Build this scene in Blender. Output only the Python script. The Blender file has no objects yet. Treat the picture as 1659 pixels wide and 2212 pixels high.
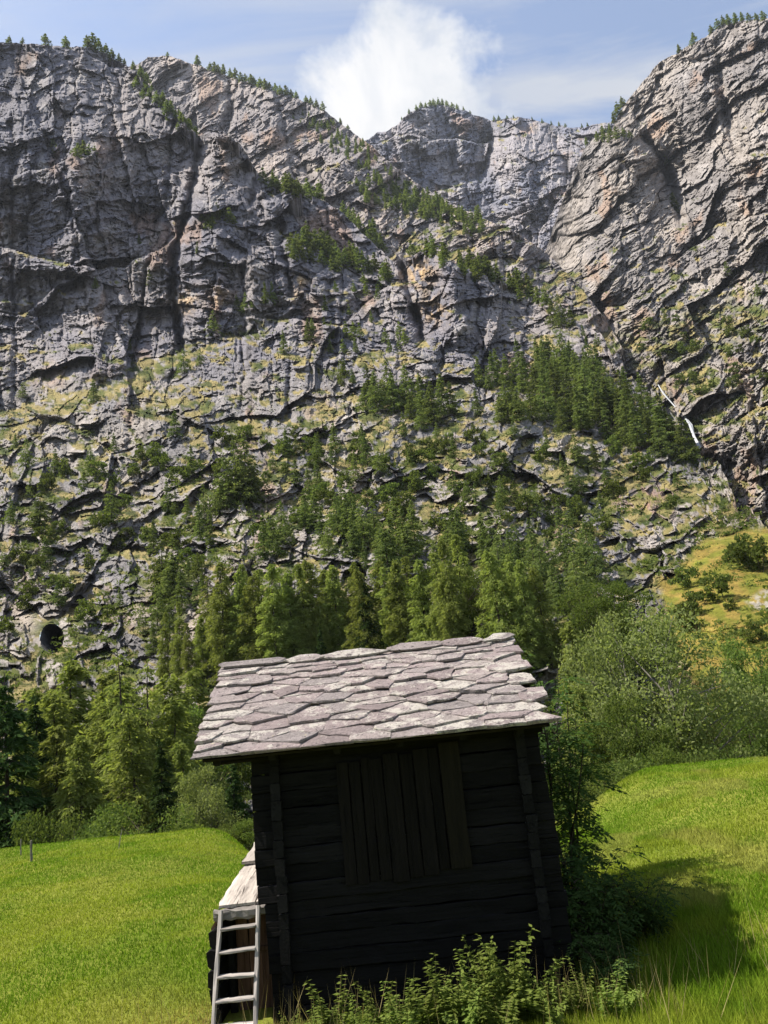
import bpy, math, random
import numpy as np
from mathutils import Vector, Matrix

# ------------------------------------------------------------------ camera, sky, sun, exposure
FPX, CX, CY = 1661.0, 829.5, 1106.0            # camera in the units of a 1659 x 2212 frame
PITCH, ROLL = math.radians(14.0), math.radians(6.0)
EYE = np.array([0.0, 0.0, 4.0])
FW = np.array([0, math.cos(PITCH), math.sin(PITCH)])
UP0 = np.array([0, -math.sin(PITCH), math.cos(PITCH)])
RT = np.array([1.0, 0, 0]) * math.cos(ROLL) - UP0 * math.sin(ROLL)
UP = UP0 * math.cos(ROLL) + np.array([1.0, 0, 0]) * math.sin(ROLL)
sc = bpy.context.scene
COL = sc.collection
cd = bpy.data.cameras.new('camera')
cam = bpy.data.objects.new('camera', cd)
COL.objects.link(cam)
cd.sensor_fit = 'VERTICAL'
cd.sensor_height = 24.0
cd.sensor_width = 18.0
cd.lens = 24.0 * FPX / 2212.0
cd.clip_start = 0.1
cd.clip_end = 12000.0
m = Matrix.Identity(4)
for i in range(3):
    m[i][0], m[i][1], m[i][2], m[i][3] = RT[i], UP[i], -FW[i], EYE[i]
cam.matrix_world = m
sc.camera = cam

SUN_EL, SUN_AZ = math.radians(57.0), math.radians(-90.5)     # azimuth from +Y towards +X
SUN_DIR = Vector((math.sin(SUN_AZ) * math.cos(SUN_EL), math.cos(SUN_AZ) * math.cos(SUN_EL), math.sin(SUN_EL)))
sd = bpy.data.lights.new('sun', 'SUN')
sd.energy = 5.0
sd.angle = math.radians(0.5)
sd.color = (1.0, 0.92, 0.79)
sun = bpy.data.objects.new('sun', sd)
COL.objects.link(sun)
sun.rotation_euler = SUN_DIR.to_track_quat('Z', 'Y').to_euler()

w = bpy.data.worlds.new('World')
sc.world = w
w.use_nodes = True
sc.view_settings.view_transform = 'Standard'
sc.view_settings.look = 'None'
sc.view_settings.exposure = 1.0
sc.view_settings.gamma = 1.0
sc.view_settings.use_curve_mapping = False


def ray(px, py):
    px = np.asarray(px, float)[..., None]
    py = np.asarray(py, float)[..., None]
    return FW + RT * ((px - CX) / FPX) + UP * ((CY - py) / FPX)


def at(px, py, Y):
    d = ray(px, py)
    return EYE + d * (Y / d[..., 1:2])


def at_range(px, py, D):
    d = ray(px, py)
    h = np.hypot(d[..., 0], d[..., 1])
    return EYE + d * (np.asarray(D) / h)[..., None]


def to_px(p):
    v = np.asarray(p, float) - EYE
    z = v @ FW
    return CX + FPX * (v @ RT) / z, CY - FPX * (v @ UP) / z


class NT:
    """small node-tree helper"""
    def __init__(self, tree):
        self.t = tree
        tree.nodes.clear()

    def n(self, typ, ins=None, **attrs):
        nd = self.t.nodes.new(typ)
        for k, v in attrs.items():
            setattr(nd, k, v)
        for k, v in (ins or {}).items():
            s = nd.inputs[k]
            if isinstance(v, bpy.types.NodeSocket):
                self.t.links.new(v, s)
            else:
                s.default_value = v
        return nd

    def math(self, op, a, b=None, c=None, clamp=False):
        nd = self.t.nodes.new('ShaderNodeMath')
        nd.operation = op
        nd.use_clamp = clamp
        for i, v in enumerate((a, b, c)):
            if v is None:
                continue
            if isinstance(v, bpy.types.NodeSocket):
                self.t.links.new(v, nd.inputs[i])
            else:
                nd.inputs[i].default_value = v
        return nd.outputs[0]

    def mix(self, fac, a, b, blend='MIX'):
        nd = self.t.nodes.new('ShaderNodeMix')
        nd.data_type = 'RGBA'
        nd.blend_type = blend
        for k, v in ((0, fac), (6, a), (7, b)):
            if isinstance(v, bpy.types.NodeSocket):
                self.t.links.new(v, nd.inputs[k])
            else:
                nd.inputs[k].default_value = v if k == 0 else (tuple(v) + (1,))[:4]
        return nd.outputs[2]

    def ramp(self, fac, stops):
        nd = self.t.nodes.new('ShaderNodeValToRGB')
        el = nd.color_ramp.elements
        while len(el) < len(stops):
            el.new(0.5)
        for e, (p, c) in zip(el, stops):
            e.position = p
            e.color = (tuple(c) + (1,))[:4] if not isinstance(c, (int, float)) else (c, c, c, 1)
        self.t.links.new(fac, nd.inputs[0])
        return nd.outputs[0]

    def noise(self, vec, scale, detail=4, rough=0.55, dist=0.0):
        return self.n('ShaderNodeTexNoise', {'Vector': vec, 'Scale': scale, 'Detail': detail,
                                             'Roughness': rough, 'Distortion': dist}).outputs[0]

    def mapping(self, vec, scale=(1, 1, 1), rot=(0, 0, 0)):
        return self.n('ShaderNodeMapping', {'Vector': vec, 'Scale': scale, 'Rotation': rot}).outputs[0]


# ------------------------------------------------------------------ the sky
def build_sky():
    t = NT(w.node_tree)
    sky = t.n('ShaderNodeTexSky', sky_type='NISHITA', sun_disc=False, sun_elevation=SUN_EL, sun_rotation=SUN_AZ,
              altitude=300.0, air_density=1.0, dust_density=1.2, ozone_density=1.6).outputs[0]
    gen = t.n('ShaderNodeTexCoord').outputs['Generated']
    sep = t.n('ShaderNodeSeparateXYZ', {0: gen}).outputs
    # a flat cloud deck high above: direction / height
    den = t.math('MAXIMUM', sep[2], 0.06)
    px = t.math('DIVIDE', sep[0], den)
    py = t.math('DIVIDE', sep[1], den)
    deck = t.n('ShaderNodeCombineXYZ', {0: px, 1: py, 2: 0.0}).outputs[0]
    stretched = t.mapping(deck, scale=(0.55, 2.0, 1), rot=(0, 0, math.radians(-52)))
    cir = t.noise(stretched, 2.4, 8, 0.58, 0.5)
    broad = t.noise(deck, 0.8, 3, 0.5, 0.2)
    veil = t.math('MULTIPLY', t.ramp(cir, [(0.40, 0.0), (0.62, 1.0)]), t.ramp(broad, [(0.30, 0.25), (0.56, 1.0)]))
    # cumulus: heaped noise over the whole sky, thick where its own broad field is high
    cu_n = t.noise(gen, 11.0, 9, 0.6, 0.25)
    g = ray(840, 235)
    g = g / np.linalg.norm(g)
    dot = t.n('ShaderNodeVectorMath', {0: gen, 1: tuple(g)}, operation='DOT_PRODUCT').outputs['Value']
    heap = t.ramp(dot, [(0.9925, 0.0), (0.9990, 1.0)])
    g2 = ray(960, 120)
    g2 = g2 / np.linalg.norm(g2)
    dot2 = t.n('ShaderNodeVectorMath', {0: gen, 1: tuple(g2)}, operation='DOT_PRODUCT').outputs['Value']
    heap2 = t.ramp(dot2, [(0.985, 0.0), (0.9985, 1.0)])
    cu = t.math('ADD', t.math('MULTIPLY', cu_n, 0.9), t.math('ADD', t.math('MULTIPLY', heap, 0.32), t.math('MULTIPLY', heap2, 0.10)))
    cum = t.ramp(cu, [(0.62, 0.0), (0.80, 1.0)])
    white = t.mix(t.ramp(t.noise(gen, 9.0, 6, 0.6, 0.4), [(0.35, 0.0), (0.62, 1.0)]), (3.1, 3.3, 3.6), (4.5, 4.45, 4.4))
    c1 = t.mix(t.math('MULTIPLY_ADD', veil, 0.75, 0.17), sky, (3.0, 3.1, 3.3))
    c2 = t.mix(t.math('MULTIPLY', cum, 0.93), c1, white)
    bg = t.n('ShaderNodeBackground', {'Color': c2, 'Strength': 0.115}).outputs[0]
    t.n('ShaderNodeOutputWorld', {'Surface': bg})


build_sky()


# ------------------------------------------------------------------ numpy noise
_rs = np.random.RandomState(7)
_N = 2048
PERM = _rs.permutation(_N).astype(np.int32)
TABS = [_rs.rand(_N).astype(np.float32) for k in range(5)]
_ang = TABS[0] * (2 * math.pi)
GX, GY = np.cos(_ang).astype(np.float32), np.sin(_ang).astype(np.float32)


def cell(ix, iy, seed):
    return PERM[(PERM[(ix + seed * 37) & (_N - 1)] + iy + seed * 11) & (_N - 1)]


def hrand(ix, iy, seed):
    return TABS[1][cell(np.asarray(ix).astype(np.int32), np.asarray(iy).astype(np.int32), seed)]


def perlin(x, y, seed=0):
    x = np.asarray(x, np.float32)
    y = np.asarray(y, np.float32)
    flx, fly = np.floor(x), np.floor(y)
    ix, iy = flx.astype(np.int32), fly.astype(np.int32)
    fx, fy = x - flx, y - fly
    ux = fx * fx * fx * (fx * (fx * 6 - 15) + 10)
    uy = fy * fy * fy * (fy * (fy * 6 - 15) + 10)
    p0 = PERM[(ix + seed * 37) & (_N - 1)] + iy + seed * 11
    p1 = PERM[(ix + 1 + seed * 37) & (_N - 1)] + iy + seed * 11

    def g(p, dx, dy):
        k = PERM[(p + dy) & (_N - 1)]
        return GX[k] * (fx - dx) + GY[k] * (fy - dy)
    g00, g10, g01, g11 = g(p0, 0, 0), g(p1, 1, 0), g(p0, 0, 1), g(p1, 1, 1)
    a = g00 + (g10 - g00) * ux
    b = g01 + (g11 - g01) * ux
    return (a + (b - a) * uy) * np.float32(1.5)


def fbm(x, y, oct=4, seed=0, gain=0.5):
    s, a, f = 0.0, 1.0, 1.0
    for o in range(oct):
        s = s + np.float32(a) * perlin(x * np.float32(f) + np.float32(17.3 * o), y * np.float32(f) - np.float32(9.1 * o), seed + o)
        a *= gain
        f *= 2.03
    return s


def blocks(u, v, seed, tilt=1.0):
    """broken rock: every cell its own height and its own tilt -> plane facets with steps between them"""
    u = np.asarray(u, np.float32)
    v = np.asarray(v, np.float32)
    ix, iy = np.floor(u).astype(np.int32), np.floor(v).astype(np.int32)
    best = np.full(u.shape, 9.0, np.float32)
    sec = np.full(u.shape, 9.0, np.float32)
    bk = np.zeros(u.shape, np.int32)
    bx = np.zeros(u.shape, np.float32)
    by = np.zeros(u.shape, np.float32)
    JX, JY = 0.5 + 0.95 * (TABS[1] - 0.5), 0.5 + 0.95 * (TABS[2] - 0.5)
    for dx in (-1, 0, 1):
        row = PERM[(ix + dx + seed * 37) & (_N - 1)] + iy + seed * 11
        for dy in (-1, 0, 1):
            k = PERM[(row + dy) & (_N - 1)]
            ex = u - (ix + dx) - JX[k]
            ey = v - (iy + dy) - JY[k]
            d = ex * ex + ey * ey
            near = d < best
            sec = np.where(near, best, np.minimum(sec, d))
            bk = np.where(near, k, bk)
            bx = np.where(near, ex, bx)
            by = np.where(near, ey, by)
            best = np.where(near, d, best)
    val = (TABS[3][bk] - 0.5) + tilt * 2 * (bx * (TABS[4][bk] - 0.5) + by * (TABS[0][bk] - 0.5))
    crack = np.sqrt(sec) - np.sqrt(best)
    return val, crack


def sstep(a, b, x):
    t = np.clip((x - a) / (b - a), 0, 1)
    return t * t * (3 - 2 * t)


def tps(ctrl, X, Y, reg=1e-3):
    c = np.array(ctrl, float)
    P = c[:, :2] / 500.0

    def k(r2):
        return 0.5 * r2 * np.log(np.maximum(r2, 1e-12))
    n = len(P)
    d2 = ((P[:, None] - P[None]) ** 2).sum(-1)
    A = np.zeros((n + 3, n + 3))
    A[:n, :n] = k(d2) + reg * np.eye(n)
    A[:n, n] = 1
    A[:n, n + 1:] = P
    A[n, :n] = 1
    A[n + 1:, :n] = P.T
    sol = np.linalg.solve(A, np.r_[c[:, 2], 0, 0, 0])
    x, y = X / 500.0, Y / 500.0
    out = sol[n] + sol[n + 1] * x + sol[n + 2] * y
    for i in range(n):
        out = out + sol[i] * k((x - P[i, 0]) ** 2 + (y - P[i, 1]) ** 2)
    return out


def line_dist(poly, X, Y):
    """distance in frame units to a polyline, and where along it (0..1)"""
    best = np.full(X.shape, 1e9)
    n = len(poly) - 1
    tt = np.zeros(X.shape)
    for i in range(n):
        (x0, y0), (x1, y1) = poly[i], poly[i + 1]
        dx, dy = x1 - x0, y1 - y0
        t = np.clip(((X - x0) * dx + (Y - y0) * dy) / (dx * dx + dy * dy), 0, 1)
        d = np.hypot(X - x0 - t * dx, Y - y0 - t * dy)
        tt = np.where(d < best, (i + t) / n, tt)
        best = np.minimum(best, d)
    return best, tt


# ------------------------------------------------------------------ mesh and object helpers
def mesh_np(name, V, faces, mats, idx=None, smooth=False, col=None):
    """faces: list of integer arrays (n,3) and/or (n,4)"""
    V = np.ascontiguousarray(V, dtype=np.float32)
    me = bpy.data.meshes.new(name)
    me.vertices.add(len(V))
    me.vertices.foreach_set('co', V.ravel())
    faces = [np.asarray(f) for f in faces if len(f)]
    loops = np.concatenate([f.ravel() for f in faces]).astype(np.int32)
    tot = np.concatenate([np.full(len(f), f.shape[1]) for f in faces])
    start = np.r_[0, np.cumsum(tot)[:-1]].astype(np.int32)
    me.loops.add(len(loops))
    me.loops.foreach_set('vertex_index', loops)
    me.polygons.add(len(tot))
    me.polygons.foreach_set('loop_start', start)
    me.polygons.foreach_set('use_smooth', np.full(len(tot), smooth))
    for mt in mats:
        me.materials.append(mt)
    if idx is not None:
        me.polygons.foreach_set('material_index', np.asarray(idx, np.int32))
    if col is not None:
        a = me.attributes.new('tint', 'FLOAT_COLOR', 'POINT')
        c = np.ones((len(V), 4), np.float32)
        c[:, :col.shape[1]] = col
        a.data.foreach_set('color', c.ravel())
    me.update(calc_edges=True)
    return me


def link(name, me, parent=None, loc=None):
    o = bpy.data.objects.new(name, me)
    COL.objects.link(o)
    if parent is not None:
        o.parent = parent
    if loc is not None:
        o.location = loc
    return o


def tag(o, label=None, cat=None, group=None, kind=None):
    if label:
        o['label'] = label
    if cat:
        o['category'] = cat
    if group:
        o['group'] = group
    if kind:
        o['kind'] = kind
    return o


def thing(name, label, cat, loc=(0, 0, 0), group=None):
    o = link(name, None, None, loc)
    return tag(o, label, cat, group)


ORD = ['first', 'second', 'third', 'fourth', 'fifth', 'sixth', 'seventh', 'eighth', 'ninth', 'tenth', 'eleventh', 'twelfth',
       'thirteenth', 'fourteenth', 'fifteenth', 'sixteenth', 'seventeenth', 'eighteenth', 'nineteenth', 'twentieth']


def ordinal(i):
    if i < 20:
        return ORD[i]
    tens = {2: 'twenty', 3: 'thirty', 4: 'forty', 5: 'fifty', 6: 'sixty'}[(i + 1) // 10]
    if (i + 1) % 10 == 0:
        return tens[:-1] + 'ieth'
    return tens + '-' + ORD[(i + 1) % 10 - 1]


# ------------------------------------------------------------------ materials
def new_mat(name):
    mt = bpy.data.materials.new(name)
    mt.use_nodes = True
    return mt, NT(mt.node_tree)


def finish(t, color, rough=0.9, height=None, bump=0.5, dist=0.1, spec=0.2):
    b = t.n('ShaderNodeBsdfPrincipled', {'Roughness': rough, 'Specular IOR Level': spec})
    if isinstance(color, bpy.types.NodeSocket):
        t.t.links.new(color, b.inputs['Base Color'])
    else:
        b.inputs['Base Color'].default_value = (tuple(color) + (1,))[:4]
    if height is not None:
        bp = t.n('ShaderNodeBump', {'Height': height, 'Strength': bump, 'Distance': dist})
        t.t.links.new(bp.outputs[0], b.inputs['Normal'])
    t.n('ShaderNodeOutputMaterial', {'Surface': b.outputs[0]})
    return b


def mat_rock():
    mt, t = new_mat('cliff_rock')
    pos = t.n('ShaderNodeTexCoord').outputs['Object']
    tint = t.n('ShaderNodeAttribute', attribute_name='tint').outputs['Color']
    fine = t.noise(pos, 0.55, 6, 0.7)
    mid = t.noise(t.mapping(pos, scale=(1, 1, 0.35)), 0.12, 5, 0.65)
    c = t.mix(1.0, tint, t.ramp(fine, [(0.28, 0.62), (0.72, 1.38)]), 'MULTIPLY')
    c = t.mix(1.0, c, t.ramp(mid, [(0.3, 0.75), (0.7, 1.22)]), 'MULTIPLY')
    hn = t.noise(t.mapping(pos, scale=(1, 1, 1.2)), 0.42, 8, 0.72)
    finish(t, c, 0.92, hn, 1.0, 1.6, 0.12)
    return mt


def mat_foliage(name, c1, c2, trans=0.35, yellow=None):
    mt, t = new_mat(name)
    rnd = t.n('ShaderNodeObjectInfo').outputs['Random']
    tint = t.n('ShaderNodeAttribute', attribute_name='tint').outputs['Color']
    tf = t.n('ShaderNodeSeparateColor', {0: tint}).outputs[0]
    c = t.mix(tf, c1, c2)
    hs = t.n('ShaderNodeHueSaturation', {'Hue': t.math('MULTIPLY_ADD', rnd, 0.022, 0.487), 'Saturation': 1.0,
                                         'Value': t.math('MULTIPLY_ADD', rnd, 0.5, 0.75), 'Color': c}).outputs[0]
    d = t.n('ShaderNodeBsdfDiffuse', {'Color': hs}).outputs[0]
    tr = t.n('ShaderNodeBsdfTranslucent', {'Color': t.mix(1.0, hs, (1.25, 1.3, 0.7), 'MULTIPLY')}).outputs[0]
    s = t.n('ShaderNodeMixShader', {0: trans, 1: d, 2: tr}).outputs[0]
    t.n('ShaderNodeOutputMaterial', {'Surface': s})
    return mt


def mat_bark(name, c1, c2, sc_=6.0):
    mt, t = new_mat(name)
    pos = t.n('ShaderNodeTexCoord').outputs['Object']
    n = t.noise(t.mapping(pos, scale=(1, 1, 0.25)), sc_, 6, 0.7)
    finish(t, t.ramp(n, [(0.3, c1), (0.7, c2)]), 0.95, n, 0.8, 0.03, 0.1)
    return mt


def mat_wood(name, dark, light, axis=0, grain=14.0, bump=0.6, rough=0.85, spec=0.15, knots=True):
    """weathered timber, the grain runs along the given object axis"""
    mt, t = new_mat(name)
    tc = t.n('ShaderNodeTexCoord').outputs['Object']
    rnd = t.n('ShaderNodeObjectInfo').outputs['Random']
    off = t.n('ShaderNodeVectorMath', {0: tc, 1: t.n('ShaderNodeCombineXYZ', {0: t.math('MULTIPLY', rnd, 37.0), 1: t.math('MULTIPLY', rnd, 61.0), 2: 0.0}).outputs[0]}, operation='ADD').outputs[0]
    s = [1.0, 1.0, 1.0]
    s[axis] = 0.05
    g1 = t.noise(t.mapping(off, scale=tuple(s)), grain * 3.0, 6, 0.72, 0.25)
    s2 = [1.0, 1.0, 1.0]
    s2[axis] = 0.14
    g2 = t.noise(t.mapping(off, scale=tuple(s2)), grain * 0.5, 5, 0.6, 0.4)
    f = t.math('ADD', t.math('MULTIPLY', g1, 0.6), t.math('MULTIPLY', g2, 0.5))
    c = t.ramp(f, [(0.38, dark), (0.72, light)])
    c = t.mix(1.0, c, t.ramp(rnd, [(0.0, 0.6), (1.0, 1.35)]), 'MULTIPLY')
    c = t.mix(t.ramp(g1, [(0.66, 0.0), (0.74, 0.7)]), c, tuple(min(0.6, 3.0 * v_) for v_ in light))  # pale grain streaks, doubling as painted highlights where cracks catch light
    crack = t.ramp(g1, [(0.30, 0.0), (0.40, 1.0)])
    h = t.math('ADD', t.math('MULTIPLY', crack, 0.6), g1)
    finish(t, c, rough, h, bump, 0.012, spec)
    return mt


def mat_slab():
    mt, t = new_mat('roof_slab_stone')
    tc = t.n('ShaderNodeTexCoord').outputs['Object']
    rnd = t.n('ShaderNodeObjectInfo').outputs['Random']
    off = t.n('ShaderNodeVectorMath', {0: tc, 1: t.n('ShaderNodeCombineXYZ', {0: t.math('MULTIPLY', rnd, 53.0), 1: t.math('MULTIPLY', rnd, 91.0), 2: 0.0}).outputs[0]}, operation='ADD').outputs[0]
    n1 = t.noise(off, 3.0, 6, 0.6)
    n2 = t.noise(off, 30.0, 7, 0.78)
    base = t.ramp(rnd, [(0.0, (0.20, 0.165, 0.167)), (0.3, (0.275, 0.228, 0.230)), (0.55, (0.225, 0.20, 0.20)), (0.8, (0.255, 0.215, 0.212)), (1.0, (0.30, 0.27, 0.26))])
    c = t.mix(1.0, base, t.ramp(n1, [(0.3, 0.8), (0.7, 1.2)]), 'MULTIPLY')
    c = t.mix(1.0, c, t.ramp(n2, [(0.3, 0.62), (0.7, 1.3)]), 'MULTIPLY')
    # pale crusty lichen, more on some stones than on others
    amt = t.math('MULTIPLY', t.n('ShaderNodeMath', {0: t.math('MULTIPLY', rnd, 7.31)}, operation='FRACT').outputs[0], 0.13)
    lich = t.ramp(t.math('ADD', t.math('ADD', t.math('MULTIPLY', n2, 0.42), t.math('MULTIPLY', t.noise(off, 5.0, 6, 0.68), 0.63)), amt), [(0.61, 0.0), (0.66, 1.0)])
    c = t.mix(t.math('MULTIPLY', lich, 0.85), c, (0.42, 0.395, 0.36))
    yel = t.ramp(t.noise(off, 9.0, 5, 0.7), [(0.64, 0.0), (0.72, 0.5)])
    c = t.mix(yel, c, (0.42, 0.38, 0.20))
    blk = t.ramp(t.noise(off, 17.0, 6, 0.75, 0.6), [(0.565, 0.0), (0.62, 0.9)])
    c = t.mix(blk, c, (0.045, 0.04, 0.042))
    lay = t.noise(t.mapping(off, scale=(1, 1, 6)), 9.0, 8, 0.72)
    finish(t, c, 0.9, t.math('ADD', lay, t.math('MULTIPLY', n2, 0.7)), 0.9, 0.035, 0.15)
    return mt


def mat_ground():
    mt, t = new_mat('meadow_soil')
    pos = t.n('ShaderNodeTexCoord').outputs['Object']
    n = t.noise(pos, 0.35, 5, 0.6)
    f = t.noise(pos, 9.0, 6, 0.75)
    c = t.mix(t.ramp(n, [(0.35, 0.0), (0.65, 1.0)]), (0.11, 0.15, 0.02), (0.18, 0.19, 0.035))
    c = t.mix(1.0, c, t.ramp(f, [(0.3, 0.55), (0.7, 1.3)]), 'MULTIPLY')
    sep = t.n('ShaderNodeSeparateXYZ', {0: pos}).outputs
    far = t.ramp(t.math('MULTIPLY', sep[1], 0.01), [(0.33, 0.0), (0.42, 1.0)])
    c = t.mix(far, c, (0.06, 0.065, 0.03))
    finish(t, c, 1.0, f, 0.6, 0.05, 0.05)
    return mt


def mat_grass():
    mt, t = new_mat('meadow_grass')
    tint = t.n('ShaderNodeAttribute', attribute_name='tint').outputs['Color']
    d = t.n('ShaderNodeBsdfDiffuse', {'Color': tint}).outputs[0]
    tr = t.n('ShaderNodeBsdfTranslucent', {'Color': t.mix(1.0, tint, (1.2, 1.25, 0.7), 'MULTIPLY')}).outputs[0]
    s = t.n('ShaderNodeMixShader', {0: 0.4, 1: d, 2: tr}).outputs[0]
    t.n('ShaderNodeOutputMaterial', {'Surface': s})
    return mt


M = {
    'rock': mat_rock(), 'soil': mat_ground(), 'grass': mat_grass(), 'slab': mat_slab(),
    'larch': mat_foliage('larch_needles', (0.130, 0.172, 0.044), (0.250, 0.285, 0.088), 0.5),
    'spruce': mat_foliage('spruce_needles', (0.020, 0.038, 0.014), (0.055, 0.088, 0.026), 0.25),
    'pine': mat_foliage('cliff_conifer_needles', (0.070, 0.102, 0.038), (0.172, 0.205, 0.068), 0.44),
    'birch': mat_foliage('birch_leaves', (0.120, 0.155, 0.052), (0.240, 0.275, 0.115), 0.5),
    'broad': mat_foliage('broad_leaves', (0.060, 0.098, 0.024), (0.140, 0.185, 0.048), 0.45),
    'bush': mat_foliage('bush_leaves', (0.055, 0.082, 0.022), (0.135, 0.165, 0.046), 0.4),
    'ash': mat_foliage('ash_leaves', (0.030, 0.062, 0.020), (0.075, 0.120, 0.036), 0.42),
    'weed': mat_foliage('weed_leaves', (0.095, 0.140, 0.028), (0.190, 0.240, 0.060), 0.48),
    'bark': mat_bark('conifer_bark', (0.022, 0.018, 0.015), (0.075, 0.06, 0.05)),
    'grey_bark': mat_bark('pale_bark', (0.07, 0.065, 0.055), (0.27, 0.25, 0.22), 9.0),
    'log': mat_wood('dark_log_timber', (0.0018, 0.0018, 0.0022), (0.009, 0.0085, 0.0098), 0, 9.0, 1.0, 0.8, 0.12),  # near-black log timber, one overall tone
    'log_y': mat_wood('dark_log_timber_side', (0.0025, 0.0025, 0.003), (0.014, 0.0135, 0.0145), 1, 9.0, 0.9, 0.8, 0.12),
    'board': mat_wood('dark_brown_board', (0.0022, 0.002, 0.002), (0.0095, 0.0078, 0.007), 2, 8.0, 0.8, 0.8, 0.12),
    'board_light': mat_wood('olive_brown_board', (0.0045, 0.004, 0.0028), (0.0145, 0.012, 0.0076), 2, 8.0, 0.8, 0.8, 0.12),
    'grey_wood': mat_wood('silvered_wood', (0.17, 0.15, 0.14), (0.46, 0.42, 0.39), 1, 9.0, 1.0, 0.9, 0.1),
    'grey_wood_x': mat_wood('silvered_wood_cross', (0.16, 0.145, 0.14), (0.42, 0.39, 0.37), 0, 9.0, 0.7, 0.9, 0.1),
    'grey_wood_z': mat_wood('silvered_wood_upright', (0.17, 0.155, 0.15), (0.42, 0.39, 0.375), 2, 9.0, 0.6, 0.9, 0.1),
    'red_wood': mat_wood('reddish_board', (0.035, 0.018, 0.013), (0.17, 0.10, 0.075), 2, 10.0, 0.8, 0.85, 0.1),
    'roof_deck': mat_wood('roof_boarding', (0.012, 0.010, 0.009), (0.04, 0.034, 0.03), 1, 8.0, 0.5, 0.9, 0.1),
}


def mat_plain(name, c, rough=0.8):
    mt, t = new_mat(name)
    pos = t.n('ShaderNodeTexCoord').outputs['Object']
    n = t.noise(pos, 3.0, 6, 0.7)
    finish(t, t.mix(1.0, c, t.ramp(n, [(0.3, 0.75), (0.7, 1.2)]), 'MULTIPLY'), rough, n, 0.6, 0.1)
    return mt


M['water'] = mat_plain('white_water', (0.40, 0.42, 0.45), 0.5)
M['boulder'] = mat_plain('river_stone', (0.38, 0.38, 0.39), 0.9)


# ------------------------------------------------------------------ the ground
def ground_z(x, y):
    x = np.asarray(x, float)
    y = np.asarray(y, float)
    near = np.clip((9.6 - y) / 9.6, 0, 3)
    z = 0.42 + 1.95 * near ** 1.3
    z = z + 0.80 * sstep(4.3, 8.2, x + 0.05 * (y - 20)) * sstep(10, 23, y)
    z = z + 0.10 * np.exp(-((x + 8.6) / 3.6) ** 2 - ((y - 26) / 7.0) ** 2)
    z = z + 0.25 * sstep(2.0, 5.0, x) * sstep(7, 11, y) * (1 - sstep(16, 22, y))
    z = z - 0.5 * sstep(-7.5, -4.8, x) * (1 - sstep(4.0, 7.5, x)) * sstep(17, 26, y)
    z = z + 0.10 * fbm(x / 7.0, y / 7.0, 3, 5) * sstep(12, 16, y + np.abs(x))
    yc = 28.3 - 3.2 * sstep(-7, -4.5, x) + 0.6 * sstep(6, 9, x) + 0.5 * np.sin(x * 0.35)
    drop = np.maximum(y - yc, 0)
    z = z - 9.4 * (1 - np.exp(-(drop / 13.0) ** 1.4))
    return z


def build_ground():
    ys = np.r_[np.linspace(-40, 2, 12), np.linspace(4, 32, 120), np.linspace(33, 60, 40), np.geomspace(63, 6000, 24)]
    xs = np.r_[-np.geomspace(6000, 30, 24), np.linspace(-28, 28, 160), np.geomspace(30, 6000, 24)]
    X, Y = np.meshgrid(xs, ys)
    Z = ground_z(X, Y)
    V = np.stack([X, Y, Z], -1).reshape(-1, 3)
    nx, ny = len(xs), len(ys)
    i = (np.arange(ny - 1)[:, None] * nx + np.arange(nx - 1)[None]).ravel()
    Fq = np.stack([i, i + 1, i + nx + 1, i + nx], -1)
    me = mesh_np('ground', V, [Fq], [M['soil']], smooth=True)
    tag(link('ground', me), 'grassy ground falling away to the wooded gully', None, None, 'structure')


build_ground()


# ------------------------------------------------------------------ the mountains
SHEETS = {}


def interp_line(poly, x):
    p = np.array(poly, float)
    return np.interp(x, p[:, 0], p[:, 1])


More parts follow.
